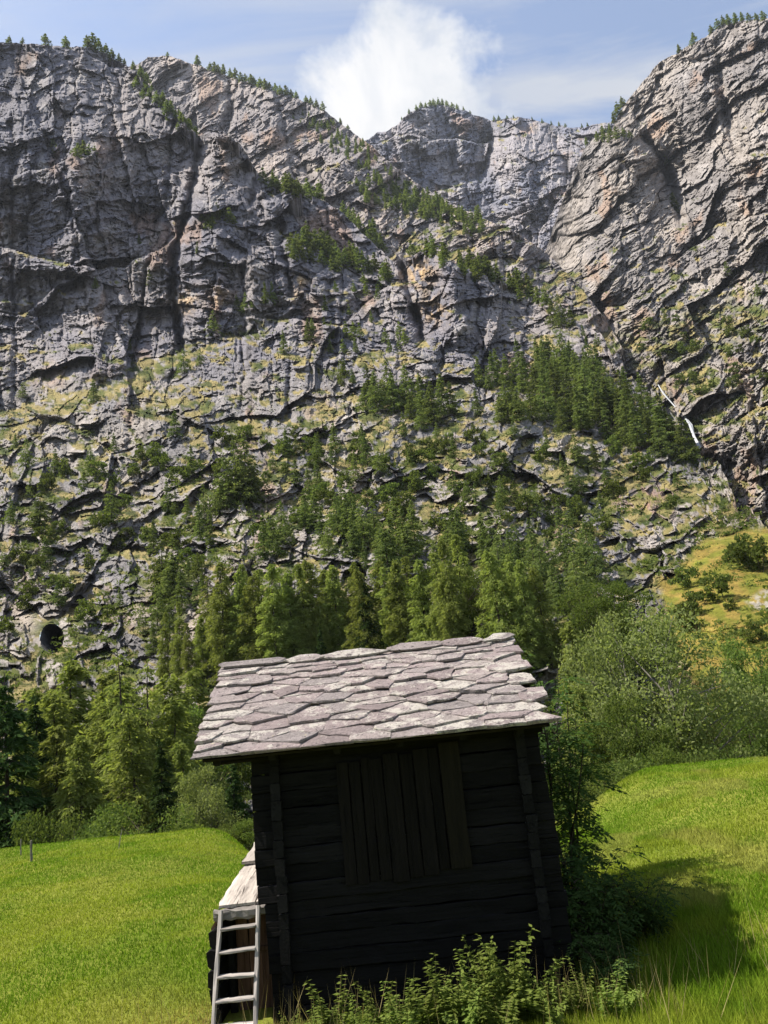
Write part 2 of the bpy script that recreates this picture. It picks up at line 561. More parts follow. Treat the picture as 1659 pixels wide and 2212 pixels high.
class Sheet:
    """a rock face: for every direction its distance, so that its depth, ledges, gullies and blocks are all real"""
    def __init__(self, name, xs, top, bottom, ctrl, relief, colour, rows, fine_to=None, label='', back=60.0, rough_top=3.0, seed=1, gorge=0.0, usual=500.0):
        self.xs = xs
        nx = len(xs)
        base_y = interp_line(top, xs)
        top_y = base_y + rough_top * fbm(xs / 22.0, xs * 0 + seed, 4, seed) + (gorge * fbm(xs / 45.0, xs * 0 + 3.0, 4, seed + 5) * sstep(1240, 1340, xs) if gorge else 0)
        bot_y = interp_line(bottom, xs)
        v = np.linspace(0, 1, rows)
        if fine_to is not None:                    # most rows in the upper part, fewer behind the trees
            v = np.r_[np.linspace(0, fine_to, int(rows * 0.86), endpoint=False), np.linspace(fine_to, 1, rows - int(rows * 0.86))]
        self.v = v
        self.top_y, self.bot_y = top_y, bot_y
        PX = np.repeat(xs[None], rows, 0)
        PY = base_y[None] + (bot_y - base_y)[None] * v[:, None] + (top_y - base_y)[None] * np.exp(-v / 0.045)[:, None]
        c = np.array(ctrl, float)
        c[:, 2] = np.log(c[:, 2])
        gx = np.linspace(xs[0], xs[-1], 90)
        gy = np.linspace(PY.min(), PY.max(), 90)
        G = tps(c, *np.meshgrid(gx, gy))
        # bilinear lookup of the smooth base distance
        fx = np.clip((PX - gx[0]) / (gx[1] - gx[0]), 0, 88.999)
        fy = np.clip((PY - gy[0]) / (gy[1] - gy[0]), 0, 88.999)
        i0, j0 = fx.astype(int), fy.astype(int)
        a, b = fx - i0, fy - j0
        L = (G[j0, i0] * (1 - a) + G[j0, i0 + 1] * a) * (1 - b) + (G[j0 + 1, i0] * (1 - a) + G[j0 + 1, i0 + 1] * a) * b
        D0 = np.exp(L)
        W = at_range(PX, PY, D0)
        k_ = usual / FPX                                     # metres per frame unit at this face's usual distance
        W[..., 0] = (PX - CX) * k_
        W[..., 2] = (1900.0 - PY) * k_
        D = D0 + relief(PX, PY, D0, W) * (D0 / usual) ** 0.75
        self.PX, self.PY, self.D = PX, PY, D
        P = at_range(PX, PY, D)
        self.P = P
        # normals of the slightly smoothed surface, used to know where soil and grass can hold
        S = D.copy()
        for k in range(4):
            S[1:-1] = (S[:-2] + 2 * S[1:-1] + S[2:]) / 4
            S[:, 1:-1] = (S[:, :-2] + 2 * S[:, 1:-1] + S[:, 2:]) / 4
        Ps = at_range(PX, PY, S)
        du = np.gradient(Ps, axis=1)
        dv = np.gradient(Ps, axis=0)
        nrm = np.cross(dv, du)
        nrm /= np.linalg.norm(nrm, axis=-1, keepdims=True) + 1e-9
        nrm *= np.sign((nrm * (EYE - Ps)).sum(-1, keepdims=True))
        self.nz = nrm[..., 2]
        PQ = W
        self.colour, self.grass = colour(PX, PY, D, PQ, self.nz)
        # crest: a few rows that carry the mountain on behind its skyline
        caps, capc = [], []
        hd = P[0] - EYE
        hd[:, 2] = 0
        hd /= np.linalg.norm(hd, axis=1, keepdims=True)
        for k, (bk, dn) in enumerate(((1.0, 2.6), (0.3, 0.6), (0.08, 0.1))):
            q = P[0] + hd * back * bk
            q[:, 2] -= back * dn * 0.25
            caps.append(q)
            capc.append(self.colour[0])
        Vt = np.concatenate([np.stack(caps, 0), P], 0)
        Ct = np.concatenate([np.stack(capc, 0), self.colour], 0)
        R = rows + 3
        i = (np.arange(R - 1)[:, None] * nx + np.arange(nx - 1)[None]).ravel()
        Fq = np.stack([i, i + nx, i + nx + 1, i + 1], -1)
        # drop faces inside a hole (the tunnel)
        self.hole = None
        self.Fq, self.Vt, self.Ct, self.nx, self.label, self.name = Fq, Vt, Ct, nx, label, name
        SHEETS[name] = self

    def finish(self, keep=None):
        Fq = self.Fq if keep is None else self.Fq[keep]
        me = mesh_np(self.name, self.Vt.reshape(-1, 3), [Fq], [M['rock']], smooth=False, col=self.Ct.reshape(-1, 3))
        self.obj = tag(link('mountain', me), self.label, None, None, 'structure')

    def where(self, px, py):
        j = int(np.clip(np.searchsorted(self.xs, px), 0, len(self.xs) - 1))
        i = int(np.argmin(np.abs(self.PY[:, j] - py)))
        return self.P[i, j]

    def dist_at(self, px, py):
        j = int(np.clip(np.searchsorted(self.xs, px), 0, len(self.xs) - 1))
        i = int(np.argmin(np.abs(self.PY[:, j] - py)))
        return self.D[i, j]


def lie(W, theta=0.0):
    """third coordinate of a face: metres measured up along the face as it leans, so that blocks keep their proportions on it"""
    return W[..., 2].astype(np.float32)


def rock_relief(W, dip, seed, amp=1.0, terr=1.0, slope=False, aspect=1.0, joints=1.0):
    X = W[..., 0].astype(np.float32)
    Z = lie(W)
    Xw = X + 5 * fbm(X / 40, Z / 40, 3, seed + 40)
    Zw = Z + 5 * fbm(X / 40 + 5, Z / 40 + 9, 3, seed + 50)
    c, s = math.cos(dip), math.sin(dip)
    u, v = Xw * c + Zw * s, -Xw * s + Zw * c
    r = 16 * fbm(X / 130, Z / 130, 3, seed)
    # beds: a steep step below, a sloping ledge above, of uneven height
    for per, A, sd in ((34.0, 6.0, 60), (12.0, 1.7, 70), (5.0, 0.5, 75)):
        q = v / per + 0.8 * fbm(u / (per * 3.5), v / (per * 3.5), 3, seed + sd)
        f = q - np.floor(q)
        prof = np.where(f < 0.72, -f / 0.72, -1 + (f - 0.72) / 0.28)
        r = r + terr * A * (0.45 + 0.9 * fbm(u / (per * 2), v / (per * 1.2), 2, seed + sd + 3).clip(-0.5, 1)) * prof
    if slope:
        sizes = ((90, 62, 9, 9, 2.2), (36, 26, 10, 1, 2.0), (15, 10, 7.0, 2, 1.7), (6.4, 4.4, 2.4, 3, 1.7), (2.8, 2.0, 0.9, 4, 1.6), (1.3, 0.9, 0.35, 5, 1.4))
    else:
        sizes = ((115, 95, 30, 9, 1.2), (46, 34, 14, 1, 1.2), (17, 12, 6.2, 2, 1.3), (7.5, 4.6, 3.2, 3, 1.4), (3.4, 1.9, 1.6, 4, 1.5))
    for cu, cv, A, sd, tl in sizes:
        b, cr = blocks(u / cu, v / (cv * aspect), seed + sd * 100, tl)
        r = r + A * b + A * 0.06 * (1 - sstep(0.0, 0.07, cr))
    # upright joints split the face into pillars
    if not slope:
        for cu, cv, A, sd in ((62, 230, 20, 10), (24, 100, 10, 6), (9, 46, 3.8, 7), (4, 18, 1.6, 8)):
            b, cr = blocks((X + 2.5 * fbm(X / 12, Z / 12, 2, seed + 81)) / cu, Z / cv, seed + sd * 100, 0.9)
            r = r + joints * (A * b + A * 0.4 * (1 - sstep(0.0, 0.10, cr)))
    r = r + 0.45 * fbm(X / 1.9, Z / 1.9, 2, seed + 90)
    return r * amp


def gullies(PX, PY, lines):
    r = 0
    for poly, depth, width in lines:
        d, t = line_dist(poly, PX + 5 * fbm(PX / 20, PY / 20, 2, 77), PY)
        r = r + depth * np.exp(-(d / width) ** 2)
    return r


def lerp3(a, b, f):
    return np.asarray(a) * (1 - f[..., None]) + np.asarray(b) * f[..., None]


def rock_colour(P, grey, warm, seed):
    X, Z = P[..., 0], lie(P, 0.48)
    f = sstep(-0.35, 0.5, fbm(X / 70, Z / 70, 4, seed))
    c = lerp3(grey, warm, f)
    # rusty faces
    ru = sstep(0.42, 0.75, fbm(X / 34 + 3, Z / 48, 4, seed + 3))
    c = lerp3(c, (0.33, 0.21, 0.14), ru * 0.5)
    # dark run-off streaks
    st = sstep(0.12, 0.6, fbm(X / 6.5, Z / 60, 4, seed + 5)) * sstep(-0.1, 0.4, fbm(X / 60, Z / 60, 2, seed + 6))
    c = c * (1 - 0.45 * st[..., None])
    # pale scars
    pa = sstep(0.35, 0.6, fbm(X / 18, Z / 22, 4, seed + 8))
    c = lerp3(c, (0.37, 0.345, 0.335), pa * 0.5)
    # bedding: bands of paler and darker stone
    bd = fbm(X / 30, (Z - 0.3 * X) / 2.6, 3, seed + 9)
    c = c * (1 + 0.18 * np.clip(bd, -0.8, 0.8))[..., None]
    return c


def soil_mask(nz, P, thr, seed):
    X, Z = P[..., 0], lie(P, 0.48)
    n = fbm(X / 20, Z / 9, 4, seed + 11) * 0.20 + fbm(X / 3.2, Z / 2.0, 2, seed + 12) * 0.08
    return sstep(thr, thr + 0.07, nz + n)


def grass_colour(P, dry, seed):
    X, Z = P[..., 0], lie(P, 0.48)
    f = sstep(-0.35, 0.4, fbm(X / 20, Z / 14, 4, seed + 15) + dry)
    c = lerp3((0.10, 0.115, 0.032), (0.27, 0.225, 0.10), f)
    heath = sstep(0.18, 0.36, fbm(X / 9, Z / 5, 3, seed + 18))
    return lerp3(c, (0.035, 0.055, 0.015), heath * 0.85)


# ---- front mountain: the left cliff, the buttresses and the broken slope below them
F_TOP = [(-500, 100), (-200, 80), (0, 92), (60, 94), (140, 101), (200, 102), (245, 126), (292, 150), (332, 196), (380, 246), (428, 292), (450, 287), (484, 284),
         (520, 312), (556, 372), (600, 412), (660, 418), (705, 436), (742, 462), (800, 520), (850, 566), (880, 556), (915, 540), (962, 560),
         (1080, 606), (1150, 642), (1240, 690), (1310, 735), (1360, 800), (1420, 866), (1480, 940), (1540, 1010), (1600, 1082),
         (1659, 1140), (1800, 1120), (2200, 1080)]
F_BOT = [(-500, 1900), (2200, 1900)]
F_CTRL = [(-500, 1900, 92), (-150, 1880, 92), (300, 1880, 86), (830, 1880, 88), (1300, 1880, 86), (1900, 1880, 84), (2200, 1880, 84),
          (-300, 1600, 120), (100, 1600, 122), (450, 1600, 105), (830, 1600, 101), (1200, 1600, 100), (1500, 1600, 98), (1900, 1600, 94),
          (-400, 1400, 190), (100, 1400, 172), (400, 1400, 140), (830, 1420, 119), (1200, 1400, 116), (1500, 1400, 124), (1750, 1350, 125), (2150, 1350, 130),
          (-400, 1200, 260), (0, 1200, 235), (300, 1200, 212), (600, 1200, 186), (830, 1230, 166), (1100, 1220, 168), (1350, 1200, 192), (1550, 1200, 176), (1750, 1170, 190), (2150, 1150, 210),
          (-400, 1000, 340), (0, 1000, 318), (300, 1000, 288), (600, 1000, 264), (830, 1000, 254), (1100, 1000, 258), (1350, 1000, 284), (1500, 1040, 270),
          (-400, 850, 430), (0, 870, 398), (300, 850, 368), (600, 850, 336), (830, 860, 318), (1100, 870, 328), (1350, 880, 350),
          (-400, 740, 480), (100, 780, 436), (390, 750, 426), (600, 740, 404), (700, 650, 436), (900, 740, 404), (1100, 740, 404), (1250, 770, 404),
          (-400, 100, 670), (0, 95, 655), (150, 100, 655), (290, 150, 665), (100, 450, 530), (300, 450, 535), (420, 330, 595), (350, 300, 592), (-400, 450, 560),
          (380, 640, 476), (480, 290, 566), (550, 380, 560), (450, 500, 482), (520, 600, 452), (640, 430, 530), (740, 470, 536), (650, 560, 470), (800, 540, 515),
          (960, 570, 466), (1080, 610, 486), (1200, 690, 456)]
YELLOW = [(1420, 1275), (1470, 1215), (1530, 1165), (1600, 1140), (1900, 1110), (2300, 1110), (2300, 1520), (1520, 1560), (1450, 1380)]


def inside(poly, X, Y, soft=18.0):
    """soft mask of a frame polygon"""
    ins = np.zeros(X.shape, bool)
    n = len(poly)
    for i in range(n):
        (x0, y0), (x1, y1) = poly[i], poly[(i + 1) % n]
        cond = ((y0 > Y) != (y1 > Y))
        xi = (x1 - x0) * (Y - y0) / (y1 - y0 + 1e-9) + x0
        ins ^= cond & (X < xi)
    d, _ = line_dist(poly + [poly[0]], X, Y)
    return sstep(-soft, soft, np.where(ins, d, -d))


LEDGES = [([(-150, 990), (60, 880), (240, 806), (420, 742), (540, 728), (400, 792), (250, 852), (60, 930), (-150, 1040)], 1.0),
          ([(430, 720), (560, 690), (640, 668), (620, 700), (500, 735)], 0.9), ([(-20, 660), (120, 640), (190, 628), (60, 668)], 0.9),
          ([(700, 960), (800, 905), (900, 925), (1010, 960), (960, 1000), (840, 985)], 0.7), ([(1150, 985), (1250, 960), (1330, 985), (1420, 1040), (1300, 1070), (1180, 1050)], 0.9),
          ([(560, 1010), (700, 985), (760, 1030), (650, 1070)], 0.7), ([(980, 1060), (1090, 1020), (1180, 1080), (1080, 1120)], 0.8), ([(0, 1060), (140, 1040), (230, 1120), (60, 1180)], 0.6),
          ([(800, 880), (1000, 890), (1250, 940), (1100, 925), (900, 925)], 0.7), ([(820, 1110), (900, 1080), (960, 1110), (880, 1150)], 0.7), ([(520, 1080), (640, 1100), (600, 1150), (500, 1140)], 0.6),
          ([(640, 640), (720, 620), (840, 640), (740, 662)], 0.7), ([(1100, 720), (1240, 700), (1300, 760), (1180, 770)], 0.6), ([(610, 560), (840, 600), (760, 620), (640, 590)], 0.5)]


def ledge_mask(PX, PY):
    m_ = np.zeros(PX.shape, np.float32)
    for poly, k in LEDGES:
        p = np.array(poly)
        x0, x1, y0, y1 = p[:, 0].min() - 30, p[:, 0].max() + 30, p[:, 1].min() - 30, p[:, 1].max() + 30
        sel = (PX > x0) & (PX < x1) & (PY > y0) & (PY < y1)
        x, y = PX[sel], PY[sel]
        v = inside(poly, x + 16 * fbm(x / 30, y / 30, 2, 18), y + 14 * fbm(x / 30, y / 18, 2, 19), 14)
        m_[sel] = np.maximum(m_[sel], k * v)
    return m_


def f_relief(PX, PY, D0, W):
    low = sstep(760, 1000, PY + 25 * fbm(PX / 90, PY / 90, 2, 3))
    cliff = rock_relief(W, math.radians(10), 100, 1.0, 0.9, False, 0.72)
    slope = rock_relief(W * 1.35, math.radians(24), 200, 1.0, 0.25, True)
    r = cliff * (1 - low) + slope * low
    yel = inside(YELLOW, PX + 12 * fbm(PX / 40, PY / 40, 3, 8), PY)
    deep = sstep(1420, 1560, PY)
    r = r * (1 - 0.45 * ledge_mask(PX, PY))
    r = r * (1 - 0.93 * yel) * (1 - 0.25 * deep)
    r = r + gullies(PX, PY, [
        ([(430, 292), (421, 380), (405, 450), (373, 560), (372, 640), (392, 752)], 42, 9),
        ([(868, 570), (886, 640), (916, 735)], 34, 9),
        ([(620, 555), (626, 640)], 18, 5), ([(556, 378), (540, 440)], 22, 7),
        ([(625, 800), (622, 900)], 10, 6), ([(250, 300), (240, 420)], 10, 10),
        ([(600, 470), (612, 560)], 14, 8)])
    r = r + gullies(PX, PY, [([(968, 575), (988, 705)], -42, 30), ([(470, 300), (440, 520), (430, 680)], -16, 40), ([(660, 860), (650, 910)], -12, 30),
                             ([(1330, 1080), (1420, 1160)], -12, 40), ([(200, 420), (230, 640)], -34, 100)])
    td = np.hypot(PX - 112, PY - 1378)
    r = r * (1 - 0.9 * np.exp(-(td / 62) ** 4))
    # grassy ramp running up to the right across the foot of the left cliff
    rd, rt_ = line_dist([(-200, 950), (60, 880), (240, 835), (400, 770), (560, 715), (640, 690)], PX, PY)
    r = r + 9 * np.exp(-(rd / 26) ** 2) * sstep(20, -20, PY - interp_line([(-200, 950), (240, 835), (640, 690)], PX))
    return r


def f_colour(PX, PY, D, P, nz):
    c = rock_colour(P, (0.190, 0.184, 0.214), (0.275, 0.252, 0.258), 300)
    low = sstep(740, 900, PY)
    c = lerp3(c, rock_colour(P, (0.215, 0.206, 0.214), (0.345, 0.312, 0.290), 310), low)
    for (x, y, r, k) in ((905, 590, 34, .9), (935, 670, 30, .8), (650, 605, 18, .9), (400, 650, 30, .7), (690, 895, 35, .6), (1400, 1085, 45, .7), (470, 640, 28, .5), (640, 640, 14, .6)):
        f = np.exp(-((PX - x) ** 2 + (PY - y) ** 2) / r ** 2) * sstep(-0.5, 0.3, fbm(PX / 14, PY / 20, 3, 31))
        c = lerp3(c, (0.50, 0.35, 0.19) if y < 1000 else (0.30, 0.17, 0.13), np.clip(f * k, 0, 1))
    thr = np.interp(PY, [0, 680, 800, 1000, 1250, 1500], [0.80, 0.80, 0.74, 0.75, 0.80, 0.80])
    gm = soil_mask(nz, P, thr, 320)
    led = ledge_mask(PX, PY)
    gm = np.maximum(gm, sstep(0.35, 0.62, led * (0.62 + 0.55 * fbm(P[..., 0] / 7, P[..., 2] / 3.5, 4, 325)) + 0.25 * (nz - 0.6)))
    dry = np.interp(PY, [500, 800, 1000, 1300], [0.25, 0.35, 0.15, -0.1])
    gc = grass_colour(P, dry, 330)
    c = c * (1 - gm)[..., None] + gc * gm[..., None]
    yel = inside(YELLOW, PX + 12 * fbm(PX / 40, PY / 40, 3, 8), PY)
    X, Z = P[..., 0], P[..., 2]
    yc = lerp3((0.17, 0.175, 0.028), (0.27, 0.20, 0.05), sstep(-0.4, 0.5, fbm(X / 12, Z / 6, 4, 41)))
    yc = lerp3(yc, (0.36, 0.33, 0.28), inside([(1612, 1300), (1650, 1275), (1720, 1250), (1720, 1320), (1635, 1318)], PX, PY, 8) * sstep(-0.3, 0.2, fbm(X / 4, Z / 3, 3, 43)))
    c = c * (1 - yel)[..., None] + yc * yel[..., None]
    # scree tongues
    for poly in ([(350, 1240), (330, 1300), (300, 1330)], [(430, 1330), (405, 1400), (390, 1470), (400, 1560)], [(20, 1290), (60, 1350)]):
        d, _ = line_dist(poly, PX, PY)
        f = np.exp(-(d / 22) ** 2)
        c = lerp3(c, (0.40, 0.345, 0.30), f * 0.9)
    return np.clip(c, 0.01, 0.8), gm


xs_f = np.r_[np.linspace(-500, -20, 90, endpoint=False), np.arange(-20, 1680, 2.2), np.linspace(1682, 2200, 80)]
front = Sheet('front_cliff', xs_f, F_TOP, F_BOT, F_CTRL, f_relief, f_colour, 700, fine_to=0.74, seed=11,
              label='grey layered cliff and broken rocky slope with grassy ledges', back=80, gorge=44.0, usual=540.0)
# the tunnel: an opening in the rock face with a bore behind it
TX, TY, TRX, TRY = 112, 1378, 24.5, 30.0
PXf = np.concatenate([np.repeat(front.PX[:1], 3, 0) - 9999, front.PX], 0)
PYf = np.concatenate([np.repeat(front.PY[:1], 3, 0) - 9999, front.PY], 0)
e = ((PXf - TX) / TRX) ** 2 + ((PYf - TY) / np.where(PYf > TY, TRY * 1.05, TRY)) ** 2
keep = (e.ravel()[front.Fq].min(1) > 1.0)
front.finish(keep)

# ---- the ridge behind it
M_TOP = [(230, 150), (296, 140), (320, 124), (362, 120), (400, 132), (430, 142), (500, 167), (560, 186), (640, 212), (700, 238), (752, 278), (800, 314),
         (860, 366), (910, 402), (960, 432), (1040, 470), (1100, 492), (1180, 545), (1240, 604), (1310, 692), (1350, 760)]
M_BOT = [(230, 330), (430, 400), (480, 420), (556, 480), (600, 520), (705, 540), (800, 620), (880, 650), (962, 660), (1150, 740), (1310, 860), (1350, 900)]
M_CTRL = [(240, 150, 1120), (300, 130, 1090), (430, 140, 1050), (560, 185, 1000), (700, 235, 940), (800, 312, 880), (900, 400, 810), (1040, 470, 740), (1180, 545, 680), (1310, 692, 565),
          (435, 330, 880), (560, 430, 760), (740, 530, 650), (900, 600, 590), (1080, 660, 560), (1250, 760, 505), (600, 300, 850), (800, 430, 730), (300, 300, 960)]


def m_relief(PX, PY, D0, W):
    r = rock_relief(W, math.radians(32), 400, 1.1, 0.5, False, 0.5, 0.7)
    return r + gullies(PX, PY, [([(495, 185), (500, 240), (480, 300)], 30, 9), ([(640, 330), (690, 420)], 16, 10), ([(590, 210), (560, 300)], -16, 30), ([(700, 260), (740, 400)], -14, 36)])


def m_colour(PX, PY, D, P, nz):
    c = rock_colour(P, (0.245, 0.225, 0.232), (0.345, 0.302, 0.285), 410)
    gm = soil_mask(nz, P, np.interp(PX, [500, 800, 900], [0.80, 0.70, 0.66]), 420)
    gc = grass_colour(P, 0.1, 430)
    return np.clip(c * (1 - gm)[..., None] + gc * gm[..., None], 0.01, 0.8), gm


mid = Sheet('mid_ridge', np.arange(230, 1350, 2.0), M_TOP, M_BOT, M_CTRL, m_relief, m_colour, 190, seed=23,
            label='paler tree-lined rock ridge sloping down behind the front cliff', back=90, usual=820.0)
mid.finish()

# ---- the far cliff closing the gap
A_TOP = [(700, 330), (790, 304), (815, 286), (835, 284), (860, 268), (882, 243), (910, 232), (945, 226), (1000, 237), (1058, 260), (1120, 252), (1190, 268), (1240, 277), (1290, 268), (1400, 250), (1500, 260)]
A_BOT = [(700, 520), (1500, 640)]
A_CTRL = [(700, 330, 1350), (800, 310, 1330), (880, 245, 1420), (945, 226, 1470), (900, 350, 1290), (1000, 240, 1520), (1060, 262, 1560), (1040, 350, 1440), (1055, 310, 1500),
          (1100, 255, 1540), (1200, 270, 1560), (1290, 270, 1540), (1110, 320, 1330), (1150, 420, 1230), (1250, 330, 1340), (1000, 450, 1210), (1200, 560, 1080), (1450, 300, 1500), (1450, 600, 1080), (750, 500, 1130)]


def a_relief(PX, PY, D0, W):
    r = rock_relief(W, math.radians(14), 500, 1.3, 0.8, False, 0.6)
    return r + gullies(PX, PY, [([(1055, 300), (1035, 380)], 40, 14), ([(1200, 300), (1240, 400)], 40, 10), ([(985, 300), (975, 360)], 20, 6), ([(1090, 320), (1130, 420)], -40, 40)])


def a_colour(PX, PY, D, P, nz):
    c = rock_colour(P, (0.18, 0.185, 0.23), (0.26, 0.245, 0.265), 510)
    gm = soil_mask(nz, P, 0.74, 520)
    gc = grass_colour(P, 0.1, 530)
    return np.clip(c * (1 - gm)[..., None] + gc * gm[..., None], 0.01, 0.8), gm


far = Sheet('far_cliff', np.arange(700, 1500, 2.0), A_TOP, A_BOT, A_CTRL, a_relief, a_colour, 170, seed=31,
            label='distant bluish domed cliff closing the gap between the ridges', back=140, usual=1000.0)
far.finish()

# ---- the right massif
B_TOP = [(1150, 600), (1180, 540), (1196, 490), (1216, 430), (1246, 360), (1262, 320), (1285, 296), (1320, 284), (1346, 228), (1384, 182), (1425, 134), (1466, 112), (1500, 92), (1530, 76), (1562, 52), (1600, 46),
         (1659, 40), (1800, 10), (2300, -40)]
B_BOT = [(1150, 760), (1310, 900), (1400, 1000), (1500, 1120), (1620, 1260), (1700, 1260), (2300, 1260)]
B_CTRL = [(1160, 600, 900), (1196, 500, 960), (1250, 360, 985), (1300, 290, 960), (1346, 230, 1000), (1430, 140, 985), (1560, 55, 930), (1660, 42, 890), (1900, 0, 850), (2300, -40, 820),
          (1320, 320, 900), (1390, 330, 880), (1440, 360, 930), (1300, 480, 790), (1240, 640, 660), (1320, 720, 575), (1400, 850, 490), (1500, 960, 410), (1600, 1090, 335), (1660, 1180, 300), (1500, 600, 640),
          (1660, 600, 575), (1660, 900, 390), (1900, 600, 540), (1900, 1000, 340), (2300, 600, 520), (2300, 1000, 330), (1550, 350, 760), (1660, 300, 720), (2100, 300, 680), (1500, 780, 510)]


def b_relief(PX, PY, D0, W):
    r = rock_relief(W, math.radians(38), 600, 1.1, 0.4, False, 0.45, 0.6)
    return r + gullies(PX, PY, [([(1392, 300), (1430, 340), (1450, 400), (1470, 470)], 46, 11), ([(1550, 120), (1570, 260), (1590, 330)], 26, 10), ([(1196, 520), (1260, 600), (1320, 700)], 25, 14),
                                ([(1340, 300), (1370, 420)], -26, 50), ([(1480, 200), (1400, 400)], -14, 40)])


def b_colour(PX, PY, D, P, nz):
    c = rock_colour(P, (0.215, 0.200, 0.200), (0.305, 0.275, 0.255), 610)
    thr = np.interp(PY, [0, 500, 800, 1000], [0.86, 0.82, 0.72, 0.76])
    gm = soil_mask(nz, P, thr, 620)
    gc = grass_colour(P, 0.0, 630)
    for poly in ([(1330, 730), (1420, 690), (1520, 660), (1640, 640), (1659, 720), (1520, 750), (1420, 800), (1370, 810)],):
        f = inside(poly, PX, PY, 25) * sstep(-0.25, 0.2, fbm(P[..., 0] / 14, P[..., 2] / 8, 4, 640))
        gm = np.maximum(gm, f * 0.9)
    return np.clip(c * (1 - gm)[..., None] + gc * gm[..., None], 0.01, 0.8), gm


xs_b = np.r_[np.arange(1150, 1690, 2.0), np.linspace(1692, 2300, 70)]
right = Sheet('right_massif', xs_b, B_TOP, B_BOT, B_CTRL, b_relief, b_colour, 560, seed=43,
              label='pale sunlit rock massif rising beside the gap', back=90, usual=760.0)
right.finish()


# ---- the tunnel bore behind its mouth
def build_tunnel():
    nr, ns = 24, 9
    a = np.linspace(0, 2 * math.pi, nr, endpoint=False)
    jit = 1 + 0.05 * np.sin(a * 3 + 1) + 0.04 * np.sin(a * 7)
    D = front.dist_at(TX, TY)
    base = [front.dist_at(TX + 1.12 * TRX * math.cos(t), TY + 1.12 * TRY * math.sin(t)) for t in a]
    V, C = [], []
    for k in range(ns):
        s = k / (ns - 1)
        grow = 1.10 if k == 0 else 1.0
        px = TX + TRX * grow * jit * np.cos(a)
        py = TY + TRY * grow * jit * np.sin(a)
        rim = at_range(px, py, np.array(base) - 0.05 if k == 0 else np.array(base) + 1.2)
        if k:
            rim = rim + np.array([-0.25, 0.96, 0.02]) * 26.0 * s
        V.append(rim)
        C.append(np.full((nr, 3), 0.07 if k else 0.16))  # inner rings darkened in colour to deepen the shade of the bore
    V = np.concatenate(V)
    C = np.concatenate(C)
    Fs = []
    for k in range(ns - 1):
        for i in range(nr):
            j = (i + 1) % nr
            Fs.append((k * nr + i, k * nr + j, (k + 1) * nr + j, (k + 1) * nr + i))
    V = np.r_[V, V[-nr:].mean(0, keepdims=True)]
    C = np.r_[C, C[-1:]]
    cap = [((ns - 1) * nr + i, (ns - 1) * nr + (i + 1) % nr, len(V) - 1) for i in range(nr)]
    me = mesh_np('tunnel', V, [np.array(Fs), np.array(cap)], [M['rock']], smooth=True, col=C)
    tag(link('tunnel', me), 'dark round tunnel mouth bored into the rock slope', 'tunnel')


build_tunnel()


# ------------------------------------------------------------------ plants: builders that return arrays
def rs(seed):
    return np.random.RandomState(seed)


def unit(v):
    return v / (np.linalg.norm(v, axis=-1, keepdims=True) + 1e-9)


def kites(c, axis, ln, wd, rng, roll=None):
    """one pointed leaf-like quad per centre: c (n,3), axis (n,3)"""
    n = len(c)
    ax = unit(axis)
    r = unit(rng.normal(size=(n, 3)))
    side = unit(np.cross(ax, r))
    ln = np.broadcast_to(ln, (n,))[:, None]
    wd = np.broadcast_to(wd, (n,))[:, None]
    V = np.stack([c - ax * ln, c + side * wd, c + ax * ln, c - side * wd], 1).reshape(-1, 3)
    i = np.arange(n)[:, None] * 4
    return V, i + np.array([[0, 1, 2, 3]])


def tube(path, rad, sides=6):
    path = np.asarray(path, float)
    n = len(path)
    t = unit(np.gradient(path, axis=0))
    ref = np.array([1.0, 0.13, 0.07]) if abs(t[0][0]) < 0.8 else np.array([0.1, 1.0, 0.0])
    a = unit(np.cross(t, ref))
    b = np.cross(t, a)
    an = np.linspace(0, 2 * math.pi, sides, endpoint=False)
    V = path[:, None] + np.asarray(rad)[:, None, None] * (np.cos(an)[None, :, None] * a[:, None] + np.sin(an)[None, :, None] * b[:, None])
    F = []
    for k in range(n - 1):
        for i in range(sides):
            j = (i + 1) % sides
            F.append((k * sides + i, k * sides + j, (k + 1) * sides + j, (k + 1) * sides + i))
    return V.reshape(-1, 3), np.array(F)


class Acc:
    def __init__(self):
        self.V, self.F, self.T, self.n = [], [], [], 0

    def add(self, V, F, tint=None):
        self.V.append(V)
        self.F.append(np.asarray(F) + self.n)
        t = np.zeros((len(V), 3)) if tint is None else np.repeat(np.asarray(tint, float)[:, None], 3, 1)
        self.T.append(t)
        self.n += len(V)

    def mesh(self, name, mats, smooth=False):
        return mesh_np(name, np.concatenate(self.V), [np.concatenate(self.F)], mats, smooth=smooth, col=np.concatenate(self.T))


